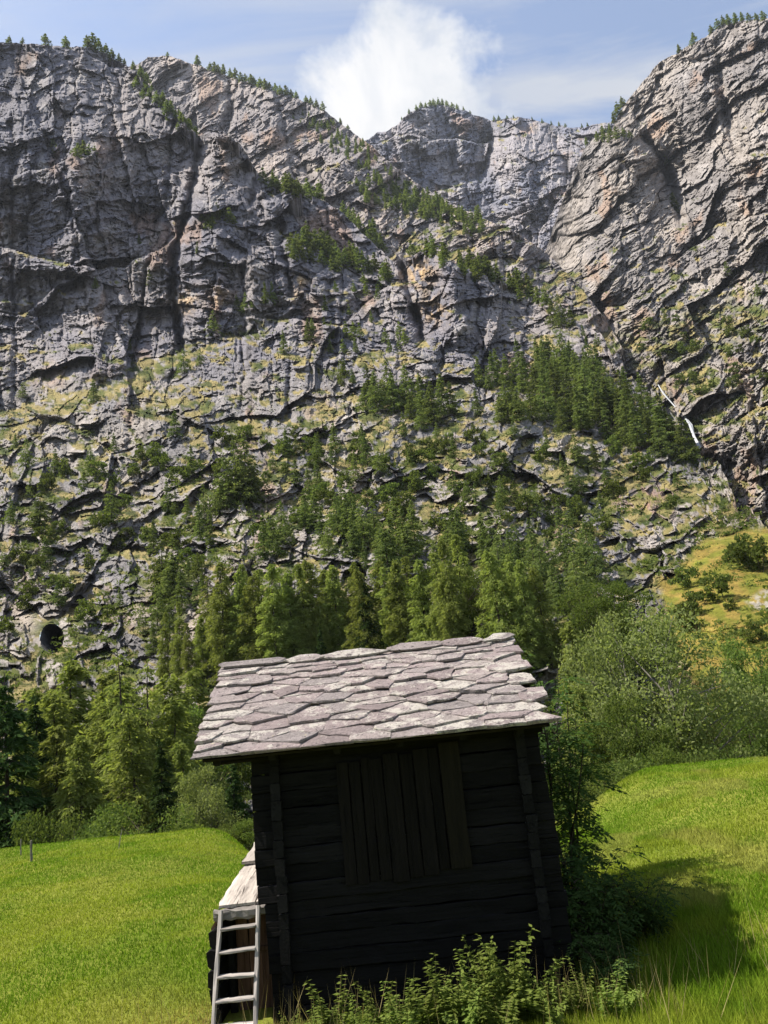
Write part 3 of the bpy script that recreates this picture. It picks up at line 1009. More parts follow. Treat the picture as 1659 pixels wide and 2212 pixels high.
def conifer(name, seed, H, R, nb, nleaf, ll, lw, mat, bare=0.12, droop=0.35, rise=0.1, power=0.85, hang=0.25, lean=0.0, wood=True, ragged=0.35):
    g = rs(seed)
    tr, cr = Acc(), Acc()
    zs = np.linspace(0, H, 9)
    bend = np.cumsum(g.normal(size=(9, 2)) * 0.012 * H, 0) * np.linspace(0, 1, 9)[:, None] * 0.5
    path = np.c_[bend[:, 0] + lean * zs, bend[:, 1], zs - 0.4 * (zs == 0)]
    r0 = 0.011 * H + 0.03
    tr.add(*tube(path, r0 * (1 - zs / H * 0.93), 7))
    ts = bare + (1 - bare) * np.sort(g.rand(nb)) ** 0.9
    az = np.arange(nb) * 2.4 + g.rand(nb) * 1.2
    Ls = R * np.maximum(1 - (ts - bare * 0.6) / (1 - bare * 0.6), 0.02) ** power * (1 - ragged + 2 * ragged * g.rand(nb))
    Ls *= np.where(ts < bare + 0.12, 0.7, 1.0)
    Ls = np.maximum(Ls, 0.02 * H)
    share = Ls / Ls.sum()
    for k in range(nb):
        x0 = np.interp(ts[k] * H, zs, path[:, 0])
        y0 = np.interp(ts[k] * H, zs, path[:, 1])
        d = np.array([math.cos(az[k]), math.sin(az[k]), 0.0])
        L = Ls[k]
        up = rise * (0.5 + g.rand()) + 0.5 * max(0, ts[k] - 0.75) * 2

        def pt(s):
            s = np.asarray(s)[:, None]
            z = ts[k] * H + L * (up * s - droop * s * s)
            return np.c_[x0 + d[0] * s * L, y0 + d[1] * s * L, z]
        if wood and L > 0.04 * H:
            sp = np.linspace(0, 0.92, 4)
            tr.add(*tube(pt(sp), (0.006 + 0.014 * L) * (1 - sp * 0.85), 3))
        n = max(3, int(nleaf * share[k]))
        s = 0.12 + 0.9 * g.rand(n) ** 0.75
        c = pt(s)
        width = L * 0.24 * (1.15 - s) + 0.05 * L
        lat = g.normal(size=n) * width
        side = np.array([-d[1], d[0], 0])
        c = c + side * lat[:, None]
        c[:, 2] -= np.abs(g.normal(size=n)) * hang * (0.3 + 0.4 * L) * 0.5 + np.abs(lat) * 0.15
        ax = d * 0.8 + side * (np.sign(lat) * 0.6)[:, None] + np.c_[np.zeros(n), np.zeros(n), -0.3 - 1.1 * hang * g.rand(n)] + g.normal(size=(n, 3)) * 0.45
        V, F = kites(c, ax, ll * (0.6 + 0.8 * g.rand(n)), lw * (0.6 + 0.8 * g.rand(n)), g)
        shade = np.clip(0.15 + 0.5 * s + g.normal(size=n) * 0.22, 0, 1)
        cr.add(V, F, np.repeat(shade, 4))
    return tr.mesh(name + '_trunk', [M['bark']], True), cr.mesh(name + '_crown', [mat])


def broadleaf(name, seed, H, R, nclump, nleaf, ll, lw, mat, bark, base=0.18, hang=0.0, stems=1, squash=1.0, clump=0.3, tall=1.0):
    g = rs(seed)
    tr, cr = Acc(), Acc()
    # clump centres inside an uneven crown
    cen = []
    while len(cen) < nclump:
        p = g.uniform(-1, 1, 3)
        if np.linalg.norm(p) < 1 and np.linalg.norm(p) > 0.25:
            ang = math.atan2(p[1], p[0])
            lump = 1 + 0.25 * math.sin(ang * 2 + seed) + 0.18 * math.sin(ang * 3 + p[2] * 4 + seed * 2)
            cen.append((p[0] * R * lump, p[1] * R * lump, base * H + (1 - base) * H * (0.5 + 0.47 * p[2] * tall)))
    cen = np.array(cen)
    st = []
    for k in range(stems):
        a = g.rand() * 6.28
        off = 0.0 if stems == 1 else 0.12 * R + 0.1 * R * g.rand()
        zs = np.linspace(0, H * (0.86 if stems == 1 else 0.7 + 0.2 * g.rand()), 7)
        sp = (zs / H) ** 1.3 * R * (0.12 if stems == 1 else 0.55)
        wob = np.cumsum(g.normal(size=(7, 2)) * 0.02 * H, 0) * 0.5
        pth = np.c_[math.cos(a) * (off + sp) + wob[:, 0], math.sin(a) * (off + sp) + wob[:, 1], zs - 0.3 * (zs == 0)]
        tr.add(*tube(pth, (0.012 * H + 0.015) / math.sqrt(stems) * (1 - 0.85 * zs / zs[-1]), 6))
        st.append(pth)
    for c in cen:
        pth = st[g.randint(stems)]
        i = int(np.clip(np.searchsorted(pth[:, 2], c[2] * (0.45 + 0.3 * g.rand())), 1, 6))
        p0 = pth[i]
        s = np.linspace(0, 1, 4)[:, None]
        lim = p0 + (c - p0) * s + np.array([0, 0, 0.12 * R]) * (s * (1 - s))
        tr.add(*tube(lim, (0.0045 * H + 0.004) * (1 - 0.8 * s[:, 0]), 3))
    per = nleaf // nclump
    for c in cen:
        n = int(per * (0.6 + 0.8 * g.rand()))
        d = unit(g.normal(size=(n, 3)))
        rad = R * clump * (0.75 + 0.5 * g.rand()) * (0.25 + 0.75 * g.rand(n) ** 0.5)
        p = c + d * rad[:, None] * np.array([1, 1, 0.7 * squash])
        if hang:
            p[:, 2] -= hang * R * g.rand(n) ** 1.5 * 0.9
        ax = unit(g.normal(size=(n, 3)) + np.array([0, 0, -0.5 - 2 * hang]))
        V, F = kites(p, ax, ll * (0.6 + 0.8 * g.rand(n)), lw * (0.6 + 0.8 * g.rand(n)), g)
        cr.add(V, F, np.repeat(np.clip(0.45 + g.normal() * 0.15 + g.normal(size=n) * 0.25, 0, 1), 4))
    return tr.mesh(name + '_trunk', [bark], True), cr.mesh(name + '_crown', [mat])


PROTO = {
    'larch': [conifer('larch', 11, 15, 2.3, 170, 12500, 0.19, 0.05, M['larch'], 0.07, 0.42, 0.15, 0.48, 0.7, ragged=0.45),
              conifer('larch', 12, 15, 2.0, 160, 11500, 0.19, 0.05, M['larch'], 0.06, 0.35, 0.12, 0.42, 0.75, ragged=0.45),
              conifer('larch', 13, 15, 2.7, 180, 13500, 0.19, 0.05, M['larch'], 0.08, 0.48, 0.15, 0.52, 0.7, 0.02, ragged=0.5),
              conifer('larch', 14, 15, 1.7, 140, 9500, 0.19, 0.05, M['larch'], 0.06, 0.4, 0.12, 0.4, 0.75, -0.015, ragged=0.45)],
    'sparse': [conifer('sparse_larch', 15, 17, 2.6, 75, 3600, 0.22, 0.055, M['larch'], 0.22, 0.4, 0.1, 0.6, 0.5, -0.02, ragged=0.55)],
    'spruce': [conifer('spruce', 21, 15, 3.2, 110, 9500, 0.24, 0.065, M['spruce'], 0.05, 0.5, 0.25, 0.85, 0.4),
               conifer('spruce', 22, 15, 2.8, 100, 8500, 0.24, 0.065, M['spruce'], 0.04, 0.4, 0.2, 0.8, 0.4)],
    'birch': [broadleaf('birch', 31, 13, 3.4, 52, 19000, 0.085, 0.05, M['birch'], M['grey_bark'], 0.12, 0.42, 1, 1.0, 0.28),
              broadleaf('birch', 32, 13, 3.0, 46, 17000, 0.085, 0.05, M['birch'], M['grey_bark'], 0.10, 0.5, 1, 1.0, 0.28)],
    'broad': [broadleaf('broadleaf', 41, 9, 3.0, 40, 13000, 0.085, 0.052, M['broad'], M['bark'], 0.10, 0.1, 2, 0.9, 0.32),
              broadleaf('broadleaf', 42, 9, 2.6, 36, 12000, 0.085, 0.052, M['broad'], M['bark'], 0.08, 0.15, 2, 0.9, 0.32),
              broadleaf('broadleaf', 43, 9, 3.3, 42, 14000, 0.085, 0.052, M['broad'], M['bark'], 0.06, 0.1, 3, 0.9, 0.32)],
    'bush': [broadleaf('bush', 51, 3.2, 1.9, 24, 8000, 0.05, 0.032, M['bush'], M['bark'], 0.03, 0.1, 4, 0.9, 0.34),
             broadleaf('bush', 52, 3.2, 1.6, 22, 7000, 0.05, 0.032, M['broad'], M['bark'], 0.03, 0.1, 4, 0.9, 0.34)],
}


def joined(name, pair, mats):
    """trunk and crown as one mesh: for trees too far away to show their parts"""
    a, b = pair
    Va = np.empty(len(a.vertices) * 3, np.float32)
    a.vertices.foreach_get('co', Va)
    Vb = np.empty(len(b.vertices) * 3, np.float32)
    b.vertices.foreach_get('co', Vb)
    la = np.empty(len(a.loops), np.int32)
    a.loops.foreach_get('vertex_index', la)
    lb = np.empty(len(b.loops), np.int32)
    b.loops.foreach_get('vertex_index', lb)
    tb = np.empty(len(b.vertices) * 4, np.float32)
    b.attributes['tint'].data.foreach_get('color', tb)
    V = np.r_[Va.reshape(-1, 3), Vb.reshape(-1, 3)]
    T = np.r_[np.zeros((len(a.vertices), 3)), tb.reshape(-1, 4)[:, :3]]
    Fq = np.r_[la.reshape(-1, 4), lb.reshape(-1, 4) + len(a.vertices)]
    idx = np.r_[np.zeros(len(la) // 4), np.ones(len(lb) // 4)]
    return mesh_np(name, V, [Fq], mats, idx, False, T)


FARTREE = {
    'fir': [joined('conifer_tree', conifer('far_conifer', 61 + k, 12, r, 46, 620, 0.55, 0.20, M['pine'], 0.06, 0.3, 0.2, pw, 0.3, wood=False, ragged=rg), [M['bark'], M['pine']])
            for k, (r, pw, rg) in enumerate(((2.9, 0.8, 0.3), (2.4, 0.7, 0.35), (3.3, 0.75, 0.45), (2.7, 0.6, 0.5)))],
    'thin': [joined('conifer_tree', conifer('far_conifer', 71, 12, 1.9, 40, 300, 0.5, 0.14, M['pine'], 0.12, 0.25, 0.25, 0.6, 0.2, wood=True, ragged=0.6), [M['bark'], M['pine']])],
    'mid': [joined('conifer_tree', conifer('mid_conifer', 75 + k, 12, r, 70, 1900, 0.32, 0.11, M['pine'], 0.06, 0.35, 0.2, 0.75, 0.4, wood=False, ragged=0.4), [M['bark'], M['pine']])
            for k, r in enumerate((2.9, 2.4, 3.3))],
    'shrub': [joined('shrub', broadleaf('far_shrub', 81 + k, 5, 2.6, 14, 700, 0.30, 0.2, M['bush'], M['bark'], 0.05, 0.1, 3, 0.9, 0.4), [M['bark'], M['bush']]) for k in range(2)],
}


def height_for(base, ytop):
    x0, y0 = to_px(base)
    x1, y1 = to_px(base + np.array([0, 0, 10.0]))
    return 10.0 * (y0 - ytop) / (y0 - y1)


def plant_far(kind, base, h, g, ref, name, widen=1.0):
    me = FARTREE[kind][g.randint(len(FARTREE[kind]))]
    o = link(name, me, None, tuple(base))
    s = h / ref
    o.scale = (s * widen * g.uniform(0.85, 1.15), s * widen * g.uniform(0.85, 1.15), s)
    o.rotation_euler = (0, 0, g.uniform(0, 6.28))
    return o


def plant_near(kind, which, base, h, g, ref, name, widen=1.0):
    tm, cm = PROTO[kind][which % len(PROTO[kind])]
    e = link(name, None, None, tuple(base))
    s = h / ref
    e.scale = (s * widen, s * widen, s)
    e.rotation_euler = (0, 0, g.uniform(0, 6.28))
    link('trunk', tm, e)
    link('crown', cm, e)
    return e


REF = {'larch': 15, 'sparse': 17, 'spruce': 15, 'birch': 13, 'broad': 9, 'bush': 3.2}
WORD = {'larch': 'larch_tree', 'sparse': 'larch_tree', 'spruce': 'spruce_tree', 'birch': 'birch_tree', 'broad': 'broadleaf_tree', 'bush': 'bush'}


def along(poly, n, g, jx, jy):
    p = np.array(poly, float)
    seg = np.r_[0, np.cumsum(np.hypot(*np.diff(p, axis=0).T))]
    t = np.sort((np.arange(n) + g.uniform(0.1, 0.9, n)) / n) * seg[-1]
    return [(np.interp(a, seg, p[:, 0]) + g.normal() * jx, np.interp(a, seg, p[:, 1]) + g.normal() * jy) for a in t]


def within(poly, n, g, gap):
    p = np.array(poly, float)
    out = []
    for k in range(4000):
        if len(out) == n:
            break
        x, y = g.uniform(p[:, 0].min(), p[:, 0].max()), g.uniform(p[:, 1].min(), p[:, 1].max())
        if inside(poly, np.array([[x]]), np.array([[y]]), 0.5)[0, 0] > 0.5 and all(abs(x - a) + abs(y - b) > gap for a, b in out):
            out.append((x, y))
    return out


WOODS = []


def stand(sheet, pts, hpx, kind, label, group, g, skyline=False, ref=12.0, name='conifer_tree', cat='conifer', widen=1.0, mass=False):
    """trees or shrubs rooted on a rock face; counted from the left for their labels. mass: part of a far wood nobody could count"""
    pts = sorted(pts)
    for i, p in enumerate(pts):
        x, y = p[0], p[1]
        if skyline:
            j = int(np.clip(np.searchsorted(sheet.xs, x), 0, len(sheet.xs) - 1))
            b = sheet.P[1, j].copy()
        else:
            b = sheet.where(x, y).copy()
        if sheet is front and abs(x - 118) < 60 and 1330 < y < 1470:
            continue                                              # the tunnel mouth stays clear
        d = np.hypot(b[0], b[1])
        hp = (p[2] if len(p) > 2 else hpx * g.uniform(0.7, 1.3))
        h = hp * d / FPX * 1.19
        b[2] -= 0.06 * h
        if mass:
            WOODS.append((kind, b, h / ref, widen * g.uniform(0.85, 1.15), g.uniform(0, 6.28), g.randint(3)))
            continue
        o = plant_far(kind, b, h, g, ref, name, widen)
        tag(o, label % ordinal(i), cat, group)


def build_woods():
    Vs, Fs, Ts, Is, n = [], [], [], [], 0
    cache = {}
    for kind, b, s_, wd, rot, wh in WOODS:
        me = FARTREE[kind][wh % len(FARTREE[kind])]
        if me.name not in cache:
            V = np.empty(len(me.vertices) * 3, np.float32)
            me.vertices.foreach_get('co', V)
            L = np.empty(len(me.loops), np.int32)
            me.loops.foreach_get('vertex_index', L)
            T = np.empty(len(me.vertices) * 4, np.float32)
            me.attributes['tint'].data.foreach_get('color', T)
            I = np.empty(len(me.polygons), np.int32)
            me.polygons.foreach_get('material_index', I)
            cache[me.name] = (V.reshape(-1, 3), L.reshape(-1, 4), T.reshape(-1, 4)[:, :3], I)
        V, L, T, I = cache[me.name]
        c, s = math.cos(rot), math.sin(rot)
        R = np.array([[c * wd, -s * wd, 0], [s * wd, c * wd, 0], [0, 0, 1]]) * s_
        Vs.append(V @ R.T + b)
        Fs.append(L + n)
        Ts.append(np.clip(T + 0.25 * math.sin(rot * 5), 0, 1))
        Is.append(I)
        n += len(V)
    me = mesh_np('woods', np.concatenate(Vs), [np.concatenate(Fs)], [M['bark'], M['pine']], np.concatenate(Is), False, np.concatenate(Ts))
    tag(link('woods', me), 'far conifer woods on the ridges, read as one mass', None, None, 'stuff')


g = rs(2024)
# -- skyline and cliff conifers
stand(front, [(18, 0, 22), (46, 0, 20), (97, 0, 32), (142, 0, 34), (188, 0, 36), (199, 0, 42), (212, 0, 36), (228, 0, 30), (240, 0, 30), (256, 0, 26), (268, 0, 18), (286, 0, 24)], 30, 'fir',
      '%s conifer from the left along the crest of the left cliff', 'conifers on the crest of the left cliff', g, True, widen=1.3)
stand(front, along([(292, 170), (336, 208), (384, 258), (426, 300)], 30, g, 8, 9), 26, 'fir', '%s dark conifer down the slanting edge of the left cliff', 'conifers on the slanting edge of the left cliff', g, widen=1.35, mass=True)
stand(mid, [(362, 0, 12), (428, 0, 30), (454, 0, 24), (463, 0, 28), (472, 0, 24), (482, 0, 30), (497, 0, 30), (508, 0, 32), (519, 0, 26), (530, 0, 26), (541, 0, 28), (550, 0, 26), (561, 0, 28), (573, 0, 30), (584, 0, 24), (595, 0, 26), (606, 0, 26), (618, 0, 28),
            (629, 0, 24), (640, 0, 22), (662, 0, 22), (672, 0, 24), (684, 0, 24), (697, 0, 24), (735, 0, 18), (752, 0, 14)], 26, 'fir',
      '%s conifer along the wooded crest of the ridge behind', 'conifers on the crest of the ridge behind', g, True, widen=1.4)
stand(mid, within([(600, 235), (700, 255), (800, 330), (900, 420), (860, 420), (720, 330)], 60, g, 9), 22, 'fir', '%s small conifer on the upper flank of the ridge behind', 'conifers on the flank of the ridge behind', g, mass=True)
stand(mid, within([(760, 400), (830, 390), (960, 445), (1050, 480), (1040, 520), (900, 470), (800, 450)], 95, g, 7), 30, 'fir', '%s conifer of the grove in the middle of the ridge', 'grove in the middle of the ridge', g, widen=1.2, mass=True)
stand(far, [(x, 0, hh) for x, hh in ((868, 10), (884, 14), (899, 16), (909, 18), (919, 16), (929, 18), (938, 22), (947, 22), (956, 20), (966, 20), (977, 18), (987, 16), (1001, 12), (1015, 10), (1068, 14), (1078, 14), (1096, 10), (1110, 10), (1150, 10),
                                  (1172, 14), (1192, 12), (1208, 12), (1222, 10), (1258, 12), (1270, 12))], 14, 'fir', '%s tiny conifer on the crest of the distant cliff', 'tiny conifers on the crest of the distant cliff', g, True, widen=1.3, mass=True)
stand(front, within([(560, 395), (590, 350), (640, 385), (700, 430), (690, 448), (620, 430), (585, 425)], 18, g, 11), 40, 'fir', '%s conifer on the knoll above the buttresses', 'conifers on the knoll above the buttresses', g, widen=1.25)
stand(front, within([(410, 480), (470, 455), (545, 490), (540, 505), (450, 500)], 9, g, 12), 34, 'fir', '%s conifer on the shelf of the tall buttress', 'conifers on the tall buttress', g, widen=1.3)
stand(front, within([(610, 560), (640, 520), (720, 545), (840, 590), (840, 625), (760, 600), (680, 580)], 34, g, 12), 48, 'fir', '%s conifer in the wood on the wide middle shelf', 'wood on the middle shelf', g, widen=1.15)
stand(mid, within([(735, 470), (790, 490), (830, 545), (800, 540)], 26, g, 8), 40, 'fir', '%s conifer in the notch above the middle shelf', 'conifers above the middle shelf', g, mass=True)
stand(front, along([(893, 560), (930, 545), (985, 575), (1040, 598), (1090, 618), (1140, 640), (1175, 665)], 34, g, 8, 9), 44, 'fir', '%s conifer along the sloping top of the ochre spur', 'conifers on top of the ochre spur', g, widen=1.25)
stand(front, [(1196, 700, 60), (1213, 704, 72), (1235, 706, 46), (1262, 735, 34), (1290, 748, 30)], 50, 'mid', '%s conifer beyond the end of the ochre spur', 'conifers below the ochre spur', g)
stand(front, [(512, 672, 40), (530, 676, 48), (546, 668, 40), (572, 656, 52), (588, 660, 56), (606, 658, 46), (497, 588, 42), (487, 592, 34), (322, 616, 44), (205, 624, 28), (460, 726, 60), (612, 766, 56), (668, 738, 54), (702, 740, 58), (716, 744, 40),
              (280, 770, 40), (396, 806, 56), (432, 790, 40), (200, 872, 52), (744, 830, 60), (736, 812, 40), (48, 860, 32), (762, 830, 36), (426, 548, 30), (300, 528, 26)], 44, 'mid',
      '%s lone conifer scattered over the buttresses and ledges', 'lone conifers on the ledges', g)
stand(front, [(120, 330, 20), (142, 332, 24), (165, 338, 34), (178, 338, 40), (190, 336, 30), (204, 336, 24), (112, 318, 26)], 30, 'fir', '%s conifer in the clump high on the left cliff face', 'clump high on the left cliff', g, widen=1.25)
band = within([(782, 905), (800, 850), (860, 870), (960, 880), (1060, 900), (1120, 870), (1240, 860), (1330, 880), (1420, 930), (1510, 1000), (1480, 1010), (1330, 960), (1220, 940), (1050, 915), (900, 920)], 62, g, 16)
stand(front, [(x, y, g.uniform(60, 105)) for x, y in band], 80, 'mid', '%s conifer in the dense wooded band across the slope', 'dense wooded band across the slope', g, widen=1.1)
back_band = within([(1010, 850), (1120, 800), (1270, 790), (1330, 830), (1400, 880), (1330, 890), (1200, 850)], 44, g, 12)
stand(front, [(x, y, g.uniform(50, 85)) for x, y in back_band], 70, 'mid', '%s conifer at the back of the wooded band', 'back of the wooded band', g, mass=True)
stand(front, [(240, 1130, 85), (85, 1150, 100), (20, 1130, 50), (362, 1110, 70), (380, 1112, 50), (440, 1130, 80), (432, 1180, 90), (470, 1110, 90), (490, 1100, 110), (512, 1095, 140), (530, 1090, 150), (545, 1085, 90), (455, 1180, 70), (620, 990, 64), (690, 985, 52),
              (640, 985, 48), (350, 1290, 120), (375, 1285, 110), (330, 1200, 70), (1098, 1040, 66), (1062, 1075, 54), (1085, 1085, 56), (1115, 1090, 50), (1030, 1105, 60), (1140, 1110, 50), (890, 1040, 40), (1250, 1010, 70), (1290, 1015, 60)], 60, 'mid',
      '%s single conifer standing among the broken rocks', 'single conifers among the broken rocks', g)
stand(front, within([(560, 1215), (600, 1130), (700, 1110), (860, 1180), (1010, 1180), (1090, 1200), (1000, 1240), (800, 1250)], 40, g, 18), 82, 'mid', '%s conifer in the upper rank behind the larches', 'upper rank behind the larches', g, widen=1.15, mass=True)
stand(front, within([(290, 1330), (330, 1260), (420, 1230), (450, 1290), (400, 1360), (330, 1420)], 14, g, 18), 70, 'mid', '%s young conifer beside the scree tongue', 'young conifers beside the scree', g)
stand(right, [(x, 0, hh) for x, hh in ((1268, 22), (1290, 16), (1303, 22), (1318, 22), (1328, 26), (1336, 34), (1346, 26), (1467, 22), (1500, 28), (1537, 22), (1551, 24), (1563, 26), (1575, 26), (1590, 26), (1604, 24), (1620, 22), (1636, 20), (1650, 22))], 22, 'fir',
      '%s conifer from the left on the crest of the right massif', 'conifers on the crest of the right massif', g, True, widen=1.3)
stand(right, [(1292, 306, 26), (1306, 304, 28), (1320, 302, 30), (1334, 300, 30), (1348, 298, 26), (1362, 300, 22), (1450, 350, 50), (1462, 460, 48), (1590, 600, 46), (1572, 596, 30), (1640, 640, 30), (1500, 830, 34), (1440, 700, 30)], 28, 'fir',
      '%s conifer clinging to the face of the right massif', 'conifers on the face of the right massif', g, widen=1.2)
# -- shrubs
for poly, n_, where_ in (([(0, 1010), (420, 960), (430, 1320), (0, 1400)], 34, 'on the rocky slope left of the tall conifer cluster'),
                        ([(430, 960), (780, 930), (800, 1130), (560, 1180)], 26, 'on the rocks above the larch row'),
                        ([(800, 960), (1260, 960), (1480, 1050), (1420, 1190), (1150, 1190), (800, 1140)], 40, 'on the ledges below the wooded band')):
    stand(front, within(poly, n_, g, 26), 32, 'shrub', '%s leafy shrub from the left ' + where_, 'shrubs ' + where_, g, name='shrub', cat='shrub', ref=5.0)
stand(front, [(1545, 1300, 50), (1612, 1225, 56), (1640, 1235, 60), (1580, 1215, 24), (1480, 1270, 40), (1505, 1330, 44), (1470, 1360, 46), (1640, 1385, 34), (1575, 1320, 24)], 40, 'shrub', '%s shrub on the yellow grassy slope', 'shrubs on the yellow slope', g, name='shrub', cat='shrub', ref=5.0)
stand(right, [(x, y) for x, y in within([(1340, 720), (1640, 640), (1655, 850), (1500, 860), (1400, 800)], 20, g, 30)], 20, 'shrub', '%s shrub on the grassy ledges of the right massif', 'shrubs on the right massif', g, name='shrub', cat='shrub', ref=5.0)

stand(front, within([(800, 920), (1250, 960), (1480, 1040), (1420, 1150), (1150, 1170), (1100, 1120), (820, 1060)], 24, g, 26), 52, 'mid', '', '', g, mass=True)
stand(front, within([(0, 980), (430, 940), (450, 1260), (300, 1330), (0, 1300)], 18, g, 30), 52, 'mid', '', '', g, mass=True)
stand(front, within([(1040, 1240), (1200, 1190), (1330, 1240), (1300, 1320), (1100, 1330)], 26, g, 18), 90, 'mid', '', '', g, mass=True)
stand(front, within([(560, 960), (800, 940), (820, 1080), (600, 1090)], 12, g, 24), 56, 'mid', '', '', g, mass=True)
stand(front, within([(640, 640), (840, 600), (880, 760), (700, 780)], 22, g, 18), 34, 'fir', '', '', g, mass=True)
build_woods()

# -- the larch wood across the middle, rooted on the foot of the slope
rank = [(452, 1235, 'sparse', 0), (486, 1208, 'larch', 1), (522, 1226, 'larch', 0), (560, 1238, 'larch', 2), (600, 1216, 'larch', 1), (642, 1232, 'larch', 0), (688, 1200, 'larch', 2), (716, 1225, 'larch', 1), (742, 1214, 'larch', 0),
        (800, 1222, 'larch', 2), (836, 1210, 'larch', 1), (880, 1204, 'larch', 0), (908, 1196, 'larch', 3), (960, 1214, 'broad', 0), (990, 1160, 'larch', 1), (1012, 1150, 'larch', 3), (1050, 1215, 'broad', 1), (1098, 1178, 'larch', 2),
        (1128, 1192, 'larch', 1), (1158, 1204, 'larch', 0), (1190, 1222, 'larch', 2), (575, 1290, 'larch', 3), (660, 1280, 'larch', 3), (765, 1275, 'larch', 3), (860, 1280, 'larch', 3), (935, 1270, 'larch', 1), (505, 1300, 'larch', 3), (545, 1320, 'larch', 1), (620, 1310, 'larch', 0), (700, 1310, 'larch', 1), (1075, 1270, 'larch', 3), (1030, 1290, 'larch', 0), (1140, 1290, 'larch', 3), (980, 1290, 'larch', 2), (780, 1210, 'larch', 0), (440, 1330, 'larch', 0), (470, 1310, 'larch', 3), (505, 1240, 'larch', 3), (540, 1215, 'larch', 1), (580, 1225, 'larch', 3), (620, 1222, 'larch', 3), (665, 1215, 'larch', 1), (855, 1222, 'larch', 3), (930, 1205, 'larch', 0), (1075, 1200, 'larch', 3), (1115, 1225, 'larch', 0), (1030, 1190, 'larch', 2), (970, 1190, 'larch', 3)]
for i, (x, yt, kind, wh) in enumerate(sorted(rank)):
    b = front.where(x, 1445 if i % 3 else 1470).copy()
    b[2] -= 0.3
    o = plant_near(kind, wh, b, height_for(b, yt), g, REF[kind], WORD[kind], g.uniform(0.95, 1.2) if kind != 'broad' else 0.75)
    tag(o, '%s tree from the left in the larch row above the hut roof' % ordinal(i), 'tree', 'larch row above the hut roof')
o = plant_near('spruce', 0, front.where(800, 1470), height_for(front.where(800, 1470), 1246), g, 15, 'spruce_tree')
tag(o, 'dark spruce with drooping branches in front of the larch row', 'tree')
b = front.where(700, 1500)
tag(plant_near('spruce', 1, b, height_for(b, 1355), g, 15, 'spruce_tree'), 'low dark spruce just showing over the hut roof', 'tree')

# -- trees in the gully beyond the meadow
valley = [
    (22, 1432, 47, 'spruce', 0, 1.25, 'big dark spruce at the left edge of the picture'),
    (78, 1492, 55, 'spruce', 1, 1.2, 'dark spruce behind the big one at the left edge'),
    (120, 1560, 50, 'larch', 1, 1.4, 'small pale larch beside the dark spruces'),
    (168, 1402, 66, 'larch', 0, 1.45, 'tall pale larch below the tunnel mouth'),
    (210, 1470, 58, 'larch', 2, 1.4, 'bushy pale larch right of the tall one below the tunnel'),
    (258, 1372, 56, 'sparse', 0, 1.0, 'tall larch with a bare dark leaning trunk'),
    (284, 1450, 62, 'larch', 2, 1.45, 'full larch behind the bare leaning trunk'),
    (322, 1395, 60, 'sparse', 0, 1.0, 'larch with a straight dark trunk beside the leaning one'),
    (340, 1440, 66, 'larch', 2, 1.5, 'wide larch behind the straight dark trunk'),
    (372, 1502, 62, 'larch', 1, 1.4, 'larch at the right of the gully group'),
    (352, 1322, 92, 'larch', 3, 1.0, 'slim larch at the foot of the scree tongue'),
    (384, 1300, 98, 'larch', 3, 1.0, 'second slim larch at the foot of the scree'),
    (404, 1345, 96, 'larch', 1, 0.9, 'third slim larch by the pale scree'),
    (425, 1510, 72, 'broad', 0, 0.9, 'round leafy tree by the left end of the roof'),
    (462, 1480, 80, 'broad', 1, 0.8, 'bright leafy tree touching the left end of the roof'),
    (400, 1600, 52, 'larch', 1, 1.4, 'larch standing over the meadow below the roof corner'),
    (448, 1650, 44, 'birch', 1, 1.0, 'grey-green birch left of the hut wall'),
    (508, 1640, 50, 'spruce', 1, 1.1, 'dark spruce between the birch and the hut'),
    (55, 1560, 50, 'larch', 1, 1.2, 'young larch low in front of the dark spruces'),
    (145, 1480, 60, 'larch', 2, 1.5, 'wide larch just below the tunnel mouth'),
    (235, 1430, 70, 'larch', 0, 1.5, 'broad larch behind the bushy one'),
    (300, 1530, 52, 'larch', 2, 1.3, 'lower larch in front of the dark trunks'),
    (185, 1580, 48, 'larch', 0, 1.3, 'short larch over the meadow crest'),
    (395, 1430, 78, 'larch', 2, 1.3, 'larch between the dark trunks and the scree'),
    (350, 1600, 47, 'spruce', 1, 1.1, 'short dark spruce under the larches'),
    (100, 1470, 68, 'larch', 2, 1.3, 'larch behind the dark spruces'),
    (1215, 1330, 78, 'larch', 0, 1.1, 'larch rising right behind the roof end'),
    (1272, 1236, 100, 'broad', 2, 1.0, 'dark round tree below the folded rocks'),
    (1320, 1250, 104, 'broad', 0, 1.0, 'dark round tree right of the other below the folded rocks'),
    (1292, 1296, 52, 'birch', 1, 1.0, 'birch with hanging twigs left of the big birch'),
    (1395, 1258, 50, 'birch', 0, 1.15, 'big birch with hanging pale foliage right of the hut'),
    (1452, 1420, 54, 'birch', 0, 1.0, 'birch leaning against the right of the big birch'),
    (1590, 1345, 78, 'broad', 1, 0.8, 'pointed leafy tree against the yellow slope'),
    (1640, 1440, 70, 'broad', 0, 1.0, 'leafy tree at the right edge below the yellow slope'),
    (1550, 1470, 66, 'broad', 2, 0.9, 'leafy tree below the pointed one'),
    (1600, 1530, 56, 'broad', 1, 1.0, 'leafy tree low at the right edge'),
    (1255, 1480, 46, 'larch', 1, 1.0, 'slim larch between the hut roof and the birches'),
    (1330, 1500, 44, 'broad', 0, 0.8, 'leafy tree under the birches near the meadow'),
]
